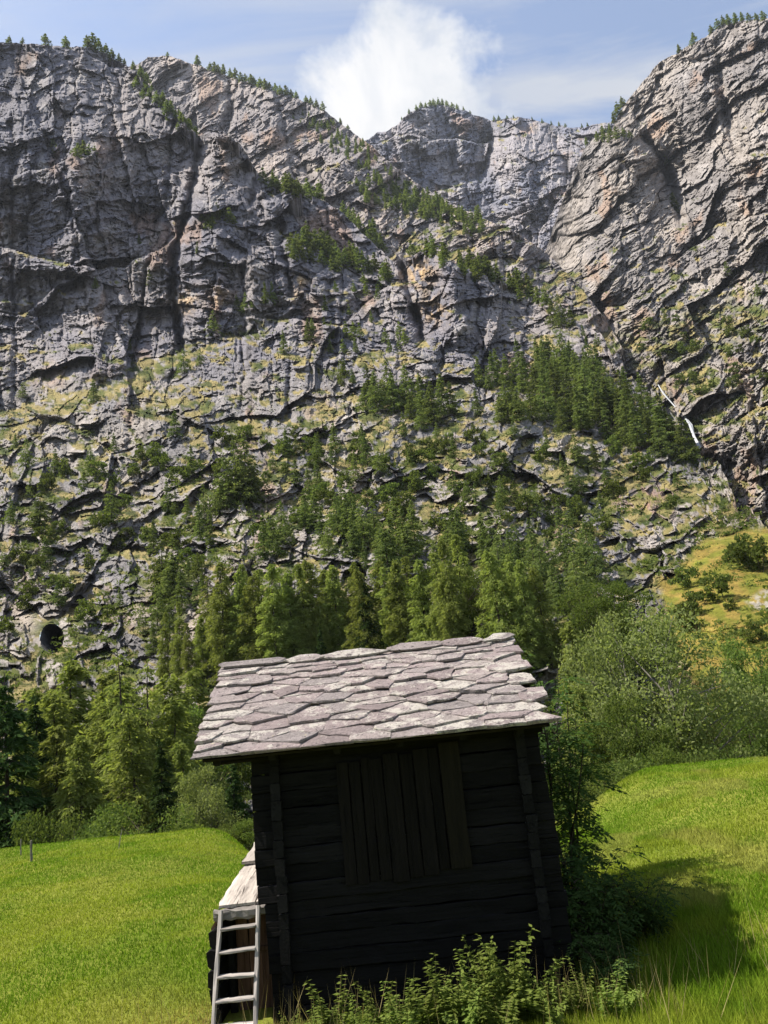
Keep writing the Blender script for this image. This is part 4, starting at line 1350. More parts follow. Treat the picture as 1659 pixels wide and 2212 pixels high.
for (x, yt, Y, kind, wh, wd, lab) in valley:
    q = at(x, 1790, Y)
    b = np.array([q[0], Y, float(ground_z(q[0], Y))])
    if Y > 85:
        b = front.where(x, 1480).copy()
    h = height_for(b, yt)
    # keep the top over the wanted column although the tree stands upright in a tilted frame
    xt, _ = to_px(b + np.array([0, 0, h]))
    b[0] += (x - xt) / FPX * np.hypot(b[0], b[1])
    if Y <= 85:
        b[2] = float(ground_z(b[0], Y))
    o = plant_near(kind, wh, b, height_for(b, yt), g, REF[kind], WORD[kind], wd)
    tag(o, lab, 'tree', 'trees in the gully beyond the meadow')
bushes = [(1270, 1650, 31), (1345, 1640, 34), (1440, 1600, 38), (1560, 1610, 40), (1250, 1710, 29), (505, 1795, 31), (528, 1770, 30), (275, 1735, 36), (215, 1770, 39), (105, 1745, 41), (380, 1775, 40)]
for i, (x, yt, Y) in enumerate(sorted(bushes)):
    q = at(x, 1760, Y)
    b = np.array([q[0], Y, float(ground_z(q[0], Y)) - 0.2])
    h = max(1.2, height_for(b, yt))
    o = plant_near('bush', i, b, h, g, 3.2, 'bush', min(1.3, 2.6 / h * 1.6))
    tag(o, '%s bush from the left along the meadow edge' % ordinal(i), 'bush', 'bushes along the meadow edge')


# ------------------------------------------------------------------ ground cover on the rocky slope
def build_undergrowth():
    gg = rs(5)
    n = 150000
    j = gg.randint(0, len(front.xs), n)
    i = gg.randint(0, front.PY.shape[0], n)
    px, py = front.PX[i, j], front.PY[i, j]
    P = front.P[i, j]
    ok = (px > -60) & (px < 1720) & (py > 640) & (front.nz[i, j] > 0.62)
    dens = 0.12 + 0.55 * sstep(760, 1150, py) + 0.35 * sstep(1150, 1400, py)
    cl = sstep(-0.15, 0.3, fbm(P[:, 0] / 18, P[:, 2] / 12, 3, 900))
    yel = inside(YELLOW, px[None], py[None])[0]
    ok &= gg.rand(n) < dens * cl * (1 - 0.75 * yel)
    P, py = P[ok][:13000], py[ok][:13000]
    m_ = len(P)
    k = 11
    size = (0.25 + 0.85 * gg.rand(m_) ** 3) * (1 - 0.25 * sstep(1100, 1400, py))
    off = gg.normal(size=(m_, k, 3)) * np.array([0.8, 0.8, 0.35])
    off[..., 2] = np.abs(off[..., 2])
    c = (P[:, None] + off * size[:, None, None]).reshape(-1, 3)
    ax = unit(gg.normal(size=(m_ * k, 3)) + np.array([0, 0, 0.8]))
    s = np.repeat(size, k)
    V, Fq = kites(c, ax, 0.5 * s, 0.3 * s, gg)
    T = np.repeat(np.clip(np.repeat(gg.rand(m_), k) * 0.8 + gg.rand(m_ * k) * 0.25, 0, 1), 4)
    me = mesh_np('undergrowth', V, [Fq], [M['bush']], col=np.repeat(T[:, None], 3, 1))
    tag(link('undergrowth', me), 'low green heath and scrub between the rocks', None, None, 'stuff')


build_undergrowth()


# ------------------------------------------------------------------ waterfall and stones in the gully
def build_waterfall():
    gg = rs(9)
    pts = [(1424, 838), (1436, 858), (1458, 882), (1478, 902), (1494, 926), (1502, 950), (1516, 974)]
    wd = [0.5, 0.9, 0.6, 1.3, 1.9, 1.5, 1.1]
    c = np.array([right.where(x, y) for x, y in pts])
    back = EYE - c
    back[:, 2] = 0
    c = c + unit(back) * 7.0
    V, Fq = [], []
    for i, (p, w_) in enumerate(zip(c, wd)):
        for k in range(5):
            t = (k - 2) / 2.0
            V.append(p + np.array([t * w_ * 0.5, 0.7 * abs(t) + 0.3 * gg.normal(), 0.25 * gg.normal()]))
    for i in range(len(c) - 1):
        for k in range(4):
            Fq.append((i * 5 + k, i * 5 + k + 1, i * 5 + k + 6, i * 5 + k + 5))
    me = mesh_np('waterfall', np.array(V), [np.array(Fq)], [M['water']], smooth=True)
    tag(link('waterfall', me), 'thin white waterfall running down the rock cleft', None, None, 'structure')


build_waterfall()


# ------------------------------------------------------------------ the air
def build_haze():
    x0, x1, y0, y1, z0, z1 = -7000, 7000, -60, 7000, -14, 1750
    V = np.array([(x, y, z) for z in (z0, z1) for y in (y0, y1) for x in (x0, x1)], float)
    Fq = np.array([(0, 2, 3, 1), (4, 5, 7, 6), (0, 1, 5, 4), (2, 6, 7, 3), (0, 4, 6, 2), (1, 3, 7, 5)])
    mt = bpy.data.materials.new('thin_haze')
    mt.use_nodes = True
    t = NT(mt.node_tree)
    v = t.n('ShaderNodeVolumePrincipled', {'Color': (0.80, 0.87, 1.0, 1), 'Density': HAZE, 'Anisotropy': 0.2})
    t.n('ShaderNodeOutputMaterial', {'Volume': v.outputs[0]})
    tag(link('haze', mesh_np('haze', V, [Fq], [mt])), 'thin bluish mountain haze', None, None, 'stuff')


HAZE = 0.000035
build_haze()


# ------------------------------------------------------------------ the hut
def timber(name, parent, p0, p1, wdt, hgt, mat, seed, axis='x', jit=0.008, seg=10, cham=0.18):
    """a hewn beam from p0 to p1 (object axis = its grain), uneven along its length, its edges worn"""
    gg = rs(seed)
    p0, p1 = np.array(p0, float), np.array(p1, float)
    L = np.linalg.norm(p1 - p0)
    ch = cham * min(wdt, hgt)
    a, b = wdt / 2, hgt / 2
    prof = np.array([(-a + ch, -b), (a - ch, -b), (a, -b + ch), (a, b - ch), (a - ch, b), (-a + ch, b), (-a, b - ch), (-a, -b + ch)])
    ts = np.linspace(-L / 2, L / 2, seg + 1)
    V = []
    wob = np.cumsum(gg.normal(size=(seg + 1, 2)), 0)
    wob = (wob - np.linspace(0, 1, seg + 1)[:, None] * wob[-1]) * jit * 0.6
    for k, t in enumerate(ts):
        pr = prof + gg.normal(size=prof.shape) * jit + wob[k]
        for (x, y) in pr:
            V.append({'x': (t, x, y), 'y': (x, t, y), 'z': (x, y, t)}[axis])
    F = []
    for k in range(seg):
        for i in range(8):
            j = (i + 1) % 8
            F.append((k * 8 + i, k * 8 + j, (k + 1) * 8 + j, (k + 1) * 8 + i))
    F.append(tuple(range(8)))
    F.append(tuple(range(seg * 8 + 7, seg * 8 - 1, -1)))
    me = bpy.data.meshes.new(name)
    me.from_pydata(V, [], F)
    me.materials.append(mat)
    me.update()
    o = link(name, me, parent)
    d = Vector(p1 - p0).normalized()
    ref = {'x': Vector((1, 0, 0)), 'y': Vector((0, 1, 0)), 'z': Vector((0, 0, 1))}[axis]
    o.rotation_mode = 'QUATERNION'
    o.rotation_quaternion = ref.rotation_difference(d)
    o.location = tuple((p0 + p1) / 2 - (np.array(parent.location) if parent is not None else 0))
    return o


HX0, HX1, HY0, HY1 = -1.75, 1.43, 10.40, 14.75
hut = thing('log_hut', 'dark log hut with a stone slab roof standing on the meadow', 'hut', (-0.16, 12.5, 0.4))
gg = rs(77)
z = 0.38
k = 0
seams = []
while z < 3.44:
    h = 0.212 + 0.02 * gg.normal()
    h = min(max(h, 0.17), 0.25)
    zc = z + h / 2
    xl = -2.06 + 0.012 * gg.normal() if zc > 1.85 else -1.97 + 0.012 * gg.normal()
    xr = 1.69 + 0.05 * sstep(3.0, 1.0, zc) + 0.018 * gg.normal() + (0.03 if 1.9 < zc < 2.6 else 0)
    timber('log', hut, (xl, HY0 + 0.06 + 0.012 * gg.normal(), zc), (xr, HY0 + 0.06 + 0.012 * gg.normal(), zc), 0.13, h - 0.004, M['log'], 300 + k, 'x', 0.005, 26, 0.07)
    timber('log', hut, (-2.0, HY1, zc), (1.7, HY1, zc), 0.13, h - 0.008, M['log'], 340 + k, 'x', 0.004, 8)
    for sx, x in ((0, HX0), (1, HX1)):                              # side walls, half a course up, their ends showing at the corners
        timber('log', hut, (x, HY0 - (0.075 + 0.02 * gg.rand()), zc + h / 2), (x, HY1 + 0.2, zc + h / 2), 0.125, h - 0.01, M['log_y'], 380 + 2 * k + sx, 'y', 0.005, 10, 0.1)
    z += h
    k += 1
for q in range(4):                                                   # gable logs under the roof slopes
    zc = 3.62 + 0.27 * q
    half = 2.17 - (zc - 3.40) * 1.75
    for x in (HX0, HX1):
        timber('log', hut, (x, 12.575 - half, zc), (x, 12.575 + half, zc), 0.125, 0.26, M['log_y'], 460 + q, 'y', 0.005, 8)
# boards nailed upright over the hay opening
bw = [0.155, 0.15, 0.125, 0.155, 0.21, 0.17, 0.20, 0.13, 0.27]
x = -0.955
tops = [3.335, 3.33, 3.37, 3.34, 3.39, 3.36, 3.405, 3.40, 3.455]
bots = [1.885, 1.88, 1.90, 1.90, 1.865, 1.90, 1.90, 1.955, 1.95]
for q, wq in enumerate(bw):
    m_ = M['board_light'] if q == 8 else M['board']
    proud = 0.018 if q in (4, 8) else (0.008 if q % 2 else 0.0)
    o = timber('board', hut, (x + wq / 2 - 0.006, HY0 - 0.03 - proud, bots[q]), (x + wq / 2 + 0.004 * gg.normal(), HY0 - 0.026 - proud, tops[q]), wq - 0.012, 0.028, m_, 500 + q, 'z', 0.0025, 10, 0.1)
    if q == 8:
        o['label'] = 'widest board, paler olive brown'
    x += wq + 0.004
for zz in (2.05, 3.2):                                               # batten behind the boards
    timber('batten', hut, (-0.9, HY0 - 0.008, zz), (0.6, HY0 - 0.008, zz), 0.02, 0.08, M['board'], 520, 'x', 0.002, 4)

# roof: boarding, purlins, stone slabs
ED, RD = np.array([0, 9.93, 3.56]), np.array([0, 12.60, 4.775])
SL = unit(RD - ED)
NRM = np.array([0, -SL[2], SL[1]])
LEN = float(np.linalg.norm(RD - ED))
roof = link('roof', None, hut, tuple(np.array([-0.45, 12.6, 4.7]) - np.array(hut.location)))


def roof_pt(x, d, h):
    p = ED + SL * d + NRM * h
    return np.array([x, p[1], p[2]])


def panel(name, parent, pts, th, mat):
    """a thin boarding of four corners, given thickness downwards"""
    P4 = np.array(pts)
    n = unit(np.cross(P4[1] - P4[0], P4[3] - P4[0]))
    V = np.r_[P4, P4 - n * th]
    F = np.array([(0, 1, 2, 3), (7, 6, 5, 4), (0, 4, 5, 1), (1, 5, 6, 2), (2, 6, 7, 3), (3, 7, 4, 0)])
    base = np.array(hut.location) + np.array(roof.location)
    return link(name, mesh_np(name, V - base, [F], [mat]), parent)


panel('boarding', roof, [roof_pt(-2.58, 0.06, -0.03), roof_pt(1.78, 0.06, -0.03), roof_pt(1.76, LEN, -0.03), roof_pt(-2.74, LEN, -0.03)], 0.03, M['roof_deck'])
mir = lambda p: np.array([p[0], 25.2 - p[1], p[2]])
panel('boarding', roof, [mir(roof_pt(-2.74, LEN - 0.01, 0.02)), mir(roof_pt(1.76, LEN - 0.01, 0.02)), mir(roof_pt(1.76, 0, 0.02)), mir(roof_pt(-2.74, 0, 0.02))], 0.06, M['slab'])
base_r = np.array(hut.location) + np.array(roof.location)


def roof_timber(name, p0, p1, w_, h_, seed, axis):
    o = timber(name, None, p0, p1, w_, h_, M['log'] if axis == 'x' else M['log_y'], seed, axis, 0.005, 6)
    o.location = tuple(np.array(o.location) - base_r)
    o.parent = roof
    return o


roof_timber('purlin', (-2.50, 10.42, 3.545), (1.74, 10.42, 3.545), 0.17, 0.17, 540, 'x')
roof_timber('purlin', (-2.60, 11.6, 4.09), (1.72, 11.6, 4.09), 0.15, 0.15, 541, 'x')
roof_timber('purlin', (-2.70, 12.6, 4.52), (1.72, 12.6, 4.52), 0.18, 0.18, 542, 'x')
for xx in (-2.42, -1.72, -0.9, -0.1, 0.7, 1.42):
    roof_timber('rafter', roof_pt(xx, 0.12, -0.115), roof_pt(xx, LEN - 0.05, -0.115), 0.09, 0.09, 545, 'y')


def slab(parent, x, d, wx, wd, th, seed, lift, tilt, yaw, peak):
    """one split stone: uneven outline, pointed towards the eave, layered broken rim"""
    gs = rs(seed)
    k_ = gs.randint(6, 8)
    an = np.sort((np.arange(k_) + gs.uniform(-0.36, 0.36, k_)) / k_ * 2 * math.pi)
    p = 1.5 + 1.3 * gs.rand() if peak else 3.2
    c, s = np.cos(an), np.sin(an)
    r = 1.0 / (np.abs(c) ** p + np.abs(s) ** p) ** (1 / p)
    px = c * r * wx / 2
    py = s * r * wd / 2
    low = py < 0
    py = np.where(low, py * (1 - peak * np.abs(px / (wx / 2) - gs.uniform(-0.5, 0.5))), py)
    cor = np.c_[px, py]
    mids = (cor + np.roll(cor, -1, 0)) / 2 + gs.normal(size=(k_, 2)) * 0.014
    ring = np.stack([cor, mids], 1).reshape(-1, 2) + gs.normal(size=(2 * k_, 2)) * 0.006
    n = 2 * k_
    ctr = ring.mean(0)
    hN = lambda k: gs.normal(size=k) * 0.005
    V = [np.r_[ctr, th + hN(1)][None],
         np.c_[ctr + (ring - ctr) * (0.975 - 0.02 * gs.rand(n)[:, None]), th * 0.95 + hN(n)],
         np.c_[ctr + (ring - ctr) * (1.0 + 0.03 * gs.normal(size=n)[:, None]), np.full(n, th * 0.5) + hN(n)],
         np.c_[ctr + (ring - ctr) * 0.96, np.zeros(n)]]
    V = np.concatenate(V)
    tri, quad = [], []
    for i in range(n):
        j = (i + 1) % n
        tri.append((0, 1 + i, 1 + j))
        for rr in range(2):
            a0, b0 = 1 + rr * n, 1 + (rr + 1) * n
            quad.append((a0 + i, b0 + i, b0 + j, a0 + j))
    me = mesh_np('stone_slab', V, [np.array(tri), np.array(quad)], [M['slab']])
    o = link('stone_slab', me, parent)
    ex = np.array([1.0, 0, 0])
    R = Matrix(((ex[0], SL[0], NRM[0]), (ex[1], SL[1], NRM[1]), (ex[2], SL[2], NRM[2]))).to_4x4()
    R = R @ Matrix.Rotation(yaw, 4, 'Z') @ Matrix.Rotation(-tilt, 4, 'X')
    pos = roof_pt(x, d, lift) - base_r
    R.translation = Vector(tuple(pos))
    o.matrix_local = R
    return o


def fitted_outlines(gs):
    """split stones laid to fit: uneven courses, every stone bounded by its neighbours"""
    pts = []
    d = 0.06
    row = 0
    while d < LEN + 0.1:
        t = d / LEN
        ex = gs.uniform(0.14, 0.2) if (row < 1 or t > 0.72) else gs.uniform(0.19, 0.28)
        x = -2.95 + gs.uniform(0, 0.25)
        while x < 2.05:
            wx = gs.uniform(0.26, 0.5) if gs.rand() < 0.55 else gs.uniform(0.5, 0.95)
            if t > 0.72:
                wx *= 0.8
            pts.append((x + wx / 2, d + gs.uniform(-0.10, 0.10) * (row > 0)))
            x += wx
        d += ex
        row += 1
    pts = np.array(pts)
    asp = 1.75                                              # stones lie longer than they are high
    out = []
    for i, p in enumerate(pts):
        t = min(max(p[1] / LEN, 0), 1)
        xl, xr = -2.70 - 0.17 * t + gs.uniform(-0.035, 0.035), 1.88 - 0.03 * t + gs.uniform(-0.035, 0.035)
        if p[0] < xl or p[0] > xr:
            continue
        poly = [(xl, -0.03 + gs.uniform(-0.025, 0.02)), (xr, -0.03 + gs.uniform(-0.025, 0.02)), (xr, LEN + 0.05), (xl, LEN + 0.05)]
        dist = ((pts - p) * (1, asp)) ** 2
        for j in np.argsort(dist.sum(1))[1:22]:
            q = pts[j]
            nx_, ny_ = (q[0] - p[0]), (q[1] - p[1]) * asp * asp
            cst = ((q[0] ** 2 - p[0] ** 2) + asp * asp * (q[1] ** 2 - p[1] ** 2)) / 2
            new = []
            for k in range(len(poly)):
                a_, b_ = poly[k], poly[(k + 1) % len(poly)]
                fa, fb = a_[0] * nx_ + a_[1] * ny_ - cst, b_[0] * nx_ + b_[1] * ny_ - cst
                if fa <= 0:
                    new.append(a_)
                if fa * fb < 0:
                    u_ = fa / (fa - fb)
                    new.append((a_[0] + (b_[0] - a_[0]) * u_, a_[1] + (b_[1] - a_[1]) * u_))
            poly = new
            if len(poly) < 3:
                break
        if len(poly) >= 3:
            out.append(np.array(poly))
    return out


def fitted_slab(poly, gs):
    c = poly.mean(0)
    ln = np.ptp(poly[:, 1])
    keep = [poly[k] for k in range(len(poly)) if np.linalg.norm(poly[k] - poly[k - 1]) > 0.035]
    if len(keep) < 3:
        return
    cor = np.array(keep) - c
    # the hidden upper edge runs on under the next course, the visible edges are broken unevenly
    cor[:, 1] = np.where(cor[:, 1] > 0, cor[:, 1] * 1.25 + 0.05, cor[:, 1] * 1.07)
    cor[:, 0] *= 1.05
    segs = []
    for k in range(len(cor)):
        a_, b_ = cor[k], cor[(k + 1) % len(cor)]
        L_ = np.linalg.norm(b_ - a_)
        m_ = 1 if L_ < 0.12 else (2 if L_ < 0.32 else 3)
        for q in range(m_):
            segs.append(a_ + (b_ - a_) * q / m_ + gs.normal(size=2) * (0.008 if q == 0 else 0.012))
    ring = np.array(segs)
    n = len(ring)
    th = gs.uniform(0.024, 0.05)
    ctr = ring.mean(0)
    hN = lambda k: gs.normal(size=k) * 0.004
    V = np.concatenate([np.r_[ctr, th + hN(1)][None],
                        np.c_[ctr + (ring - ctr) * (0.97 - 0.025 * gs.rand(n)[:, None]), th * 0.93 + hN(n)],
                        np.c_[ctr + (ring - ctr) * (1.0 + 0.018 * gs.normal(size=n)[:, None]), np.full(n, th * 0.5) + hN(n)],
                        np.c_[ctr + (ring - ctr) * 0.965, np.zeros(n)]])
    tri, quad = [], []
    for i in range(n):
        j = (i + 1) % n
        tri.append((0, 1 + i, 1 + j))
        for rr in range(2):
            a0, b0 = 1 + rr * n, 1 + (rr + 1) * n
            quad.append((a0 + i, b0 + i, b0 + j, a0 + j))
    # outlines run clockwise or not: make them face outwards
    ar = np.sum(ring[:, 0] * np.roll(ring[:, 1], -1) - ring[:, 1] * np.roll(ring[:, 0], -1))
    tri, quad = np.array(tri), np.array(quad)
    if ar < 0:
        tri, quad = tri[:, ::-1], quad[:, ::-1]
    o = link('stone_slab', mesh_np('stone_slab', V, [tri, quad], [M['slab']]), roof)
    R = Matrix(((1, SL[0], NRM[0]), (0, SL[1], NRM[1]), (0, SL[2], NRM[2]))).to_4x4()
    R = R @ Matrix.Rotation(math.radians(-gs.uniform(4.5, 8.0)), 4, 'X') @ Matrix.Rotation(math.radians(gs.uniform(-1.5, 1.5)), 4, 'Y')
    R.translation = Vector(tuple(roof_pt(c[0], c[1], 0.018 + gs.uniform(0, 0.016)) - base_r))
    o.matrix_local = R


gs = rs(4242)
for poly in fitted_outlines(gs):
    fitted_slab(poly, gs)
x = -2.88
while x < 1.84:                                                       # long thin stones along the ridge
    wx = gs.uniform(0.6, 1.1)
    wx = min(wx, 1.86 - x + 0.02)
    slab(roof, x + wx / 2, LEN - 0.03 + gs.uniform(-0.02, 0.02), wx * 1.12, 0.26, 0.035, 9000 + int((x + 3) * 100), 0.075 + 0.015 * gs.rand(), math.radians(-6), math.radians(gs.uniform(-2, 2)), 0.1)
    x += wx

# ------------------------------------------------------------------ the plank landing beside the hut, and the ladder
land = thing('plank_landing', 'low boarded lean-to with weathered grey plank top beside the hut', 'lean-to', (-2.3, 11.4, 0.4))
lo = np.array(land.location)


def deck_z(y):
    return 1.735 + 0.105 * (y - 10.6)


for q, (x0, x1, y0, y1, dz) in enumerate(((-2.60, -2.36, 10.62, 12.35, 0.0), (-2.355, -2.12, 10.60, 13.3, 0.006), (-2.115, -1.87, 10.62, 13.3, 0.0), (-2.62, -2.40, 12.2, 13.9, 0.05), (-2.41, -2.2, 12.5, 13.9, 0.075))):
    timber('plank', land, ((x0 + x1) / 2 - 0.02, y0, deck_z(y0) + dz), ((x0 + x1) / 2, y1, deck_z(y1) + dz), x1 - x0 - 0.008, 0.04, M['grey_wood'], 600 + q, 'y', 0.006, 14, 0.15)
timber('beam', land, (-2.66, 10.56, 1.665), (-1.93, 10.56, 1.675), 0.10, 0.115, M['grey_wood_x'], 610, 'x', 0.009, 10, 0.25)
timber('edge_board', land, (-2.64, 11.6, 1.60), (-2.66, 10.62, 1.52), 0.03, 0.2, M['red_wood'], 611, 'y', 0.003, 4).rotation_quaternion = (Matrix.Rotation(math.radians(40), 3, 'Y').to_quaternion())
for q in range(5):                                                    # side logs with their weathered ends
    zc = 0.48 + 0.22 * q
    timber('log', land, (-2.70 + 0.012 * gg.normal(), 10.62 + 0.03 * gg.normal(), zc), (-2.70, 13.6, zc), 0.13, 0.21, M['log_y'], 620 + q, 'y', 0.01, 8, 0.28)
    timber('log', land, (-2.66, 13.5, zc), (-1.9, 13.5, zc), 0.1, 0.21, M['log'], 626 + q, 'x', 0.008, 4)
for q, x in enumerate((-2.42, -2.25, -2.09)):
    timber('door_board', land, (x, 11.02, 0.42), (x, 11.02, 1.56), 0.155, 0.025, M['red_wood'], 630 + q, 'z', 0.003, 8, 0.1)
timber('door_batten', land, (-2.5, 10.99, 1.12), (-2.01, 10.99, 1.12), 0.03, 0.05, M['red_wood'], 634, 'x', 0.002, 4)
timber('post', land, (-2.56, 10.98, 0.40), (-2.55, 10.98, 1.6), 0.09, 0.09, M['log_y'], 635, 'z', 0.005, 5)

ladder = thing('ladder', 'grey wooden ladder with flat treads leaning against the lean-to', 'ladder', (-2.3, 10.0, 0.3))
lt, lb = np.array([-2.545, 10.47, 1.72]), np.array([-2.60, 9.86, 0.22])
rt_, rb_ = np.array([-2.075, 10.47, 1.735]), np.array([-2.10, 9.86, 0.2])
timber('stile', ladder, lb, lt, 0.045, 0.075, M['grey_wood_z'], 640, 'z', 0.003, 8, 0.15)
timber('stile', ladder, rb_, rt_, 0.045, 0.075, M['grey_wood_z'], 641, 'z', 0.003, 8, 0.15)
for q, zz in enumerate((1.53, 1.30, 1.065, 0.835, 0.60, 0.36)):
    f = (zz - lb[2]) / (lt[2] - lb[2])
    a, b = lb + (lt - lb) * f, rb_ + (rt_ - rb_) * f
    a[0] += 0.02
    b[0] -= 0.02
    timber('tread', ladder, a + (0, -0.012, 0), b + (0, -0.012, 0.012 * gg.normal()), 0.115, 0.028, M['grey_wood_x'], 650 + q, 'x', 0.002, 5, 0.2)


# ------------------------------------------------------------------ fence posts on the meadow
def post(px, py, Y, hh, lean, lab, r=0.05):
    q = at(px, py, Y)
    b = np.array([q[0], Y, float(ground_z(q[0], Y)) - 0.1])
    n = 6
    s = np.linspace(0, 1, n)
    V, F = tube(np.c_[b[0] + lean * s * hh, np.full(n, b[1]) + 0.01 * np.sin(s * 7), b[2] + s * (hh + 0.1)], r * 0.7 * (1 - 0.25 * s) * (1 + 0.08 * np.sin(s * 19)), 7)
    V = np.r_[V, [[b[0] + lean * hh, b[1], b[2] + hh + 0.12]]]
    cap = [((n - 1) * 7 + i, (n - 1) * 7 + (i + 1) % 7, len(V) - 1) for i in range(7)]
    me = mesh_np('fence_post', V - b, [F, np.array(cap)], [M['grey_bark']], smooth=False)
    tag(link('fence_post', me, None, tuple(b)), lab, 'post', 'posts on the left meadow')


post(68, 1848, 25.5, 0.62, -0.02, 'stout weathered fence post near the left meadow crest', 0.06)
post(45, 1845, 27.0, 0.5, 0.0, 'thin fence post left of the stout one', 0.035)
post(255, 1832, 26.0, 0.55, 0.25, 'thin leaning stake on the left meadow crest', 0.022)


# ------------------------------------------------------------------ grass
def blade_mesh(P, hgt, wid, colour, gg, bend=0.6):
    n = len(P)
    az = gg.uniform(0, 6.283, n)
    sx, sy = np.cos(az), np.sin(az)
    la = gg.uniform(0, 6.283, n)
    lm = bend * hgt * gg.rand(n)
    tip = P + np.c_[np.cos(la) * lm, np.sin(la) * lm, hgt]
    off = np.c_[sx * wid, sy * wid, np.zeros(n)]
    V = np.stack([P - off, P + off, tip], 1).reshape(-1, 3)
    F = np.arange(3 * n).reshape(-1, 3)
    return V, F, np.repeat(colour, 3, 0)


def grass_tint(x, y, gg):
    n = len(x)
    f = sstep(-0.4, 0.5, fbm(x / 3.0, y / 3.0, 4, 70) + 0.5 * fbm(x / 0.7, y / 0.7, 2, 72))
    c = lerp3((0.125, 0.210, 0.018), (0.225, 0.275, 0.034), f)
    hay = sstep(0.1, 0.55, fbm(x / 1.7 + 4, y / 4.0, 4, 75)) * np.where(x > 3, 0.55, 0.2)
    c = lerp3(c, (0.30, 0.275, 0.09), hay)
    straw = np.exp(-(((x + 2.4) / 0.9) ** 2 + ((y - 9.8) / 1.1) ** 2)) + 0.5 * np.exp(-(((x + 3.2) / 1.2) ** 2 + ((y - 10) / 1.6) ** 2))
    c = lerp3(c, (0.36, 0.27, 0.12), np.clip(straw * 1.1, 0, 0.95) * (gg.rand(n) < 0.85))
    return c * (0.6 + 0.8 * gg.rand(n))[:, None]


def build_grass():
    gg = rs(99)
    n = 560000
    # more blades where they are near, fewer far off
    Y = 7.6 + 22.5 * gg.rand(n) ** 1.25
    half = 0.62 * Y + 1.0
    X = gg.uniform(-1, 1, n) * half
    ok = ~((X > -2.75) & (X < 1.55) & (Y > 10.35) & (Y < 14.9)) & ~((X > -2.6) & (X < 1.6) & (Y > 14.8) & (Y < 24))
    ok &= ~((np.abs(X) < 5) & (Y > 25))
    X, Y = X[ok], Y[ok]
    n = len(X)
    lng = 0.035 + 0.06 * gg.rand(n)
    tall = sstep(4.9, 3.0, X) * sstep(1.4, 1.9, X) * sstep(13.5, 12, Y) + 0.9 * sstep(10.4, 9.9, Y) * (X > -2.0)
    tall = np.clip(tall + 0.6 * sstep(10.2, 9.4, Y) + 0.35 * sstep(0.1, 0.5, fbm(X / 2.2, Y / 2.2, 3, 90)) * (X > 2), 0, 1)
    lng = lng * 0.85 + tall * (0.05 + 0.12 * gg.rand(n))
    wid = (0.0045 + 0.0035 * gg.rand(n)) * (0.55 + Y / 17.0)
    P = np.c_[X, Y, ground_z(X, Y) - 0.01]
    V, F, T = blade_mesh(P, lng, wid, grass_tint(X, Y, gg), gg, 0.9)
    # flowering stalks
    m_ = 420
    x = np.r_[gg.uniform(-2.2, 2.6, m_ // 2), gg.uniform(-4.5, 5.5, m_ - m_ // 2)]
    y = np.r_[gg.uniform(9.2, 10.2, m_ // 2), gg.uniform(8.6, 11.0, m_ - m_ // 2)]
    ok = ~((x > -2.7) & (x < 1.6) & (y > 10.25))
    x, y = x[ok], y[ok]
    P2 = np.c_[x, y, ground_z(x, y)]
    V2, F2, T2 = blade_mesh(P2, 0.35 + 0.4 * gg.rand(len(x)), np.full(len(x), 0.0045), np.tile((0.34, 0.28, 0.14), (len(x), 1)) * (0.7 + 0.6 * gg.rand(len(x)))[:, None], gg, 0.6)
    me = mesh_np('grass', np.r_[V, V2], [np.r_[F, F2 + len(V)]], [M['grass']], col=np.r_[T, T2])
    tag(link('grass', me), 'short bright green meadow grass with pale dry streaks', None, None, 'stuff')


build_grass()


# ------------------------------------------------------------------ weeds and shrubs at the foot of the hut
def weed(name, seed, H, stems, nleaf, ll, lw, mat, spread=0.18):
    gg = rs(seed)
    st, lf = Acc(), Acc()
    for k in range(stems):
        a = gg.uniform(0, 6.28)
        hh = H * gg.uniform(0.55, 1.0)
        s = np.linspace(0, 1, 6)
        out = spread * gg.uniform(0.3, 1.2) * s ** 1.4
        pth = np.c_[math.cos(a) * out, math.sin(a) * out, hh * s]
        st.add(*tube(pth, 0.006 * (1 - 0.7 * s), 4))
        n = nleaf
        t = 0.18 + 0.82 * (np.arange(n) + gg.rand(n)) / n
        c0 = np.c_[np.interp(t, s, pth[:, 0]), np.interp(t, s, pth[:, 1]), np.interp(t, s, pth[:, 2])]
        az = np.arange(n) * 1.57 + (np.arange(n) % 2) * 1.57 + gg.normal(size=n) * 0.4
        dr = np.c_[np.cos(az), np.sin(az), gg.uniform(-0.5, 0.35, n)]
        size = ll * (1.15 - 0.65 * t) * gg.uniform(0.7, 1.2, n)
        c = c0 + unit(dr) * (size * 1.05)[:, None]
        ax = unit(dr)
        side = unit(np.cross(ax, np.array([0, 0, 1.0]) + 0.3 * gg.normal(size=(n, 3))))
        nn = np.cross(side, ax)
        w_ = (size * lw / ll)[:, None]
        L_ = size[:, None]
        V = np.stack([c - ax * L_, c - ax * L_ * 0.2 + side * w_ + nn * w_ * 0.25, c + ax * L_, c - ax * L_ * 0.2 - side * w_ + nn * w_ * 0.25], 1).reshape(-1, 3)
        i = np.arange(n)[:, None] * 4
        lf.add(V, np.r_[i + np.array([[0, 1, 2, 2]]), i + np.array([[0, 2, 3, 3]])][:, :3].reshape(-1, 3)[:, [0, 1, 2]] if False else i + np.array([[0, 1, 2, 3]]), np.repeat(np.clip(0.3 + 0.5 * t + gg.normal(size=n) * 0.2, 0, 1), 4))
    return st.mesh(name + '_stem', [M['weed']], True), lf.mesh(name + '_leaves', [mat])


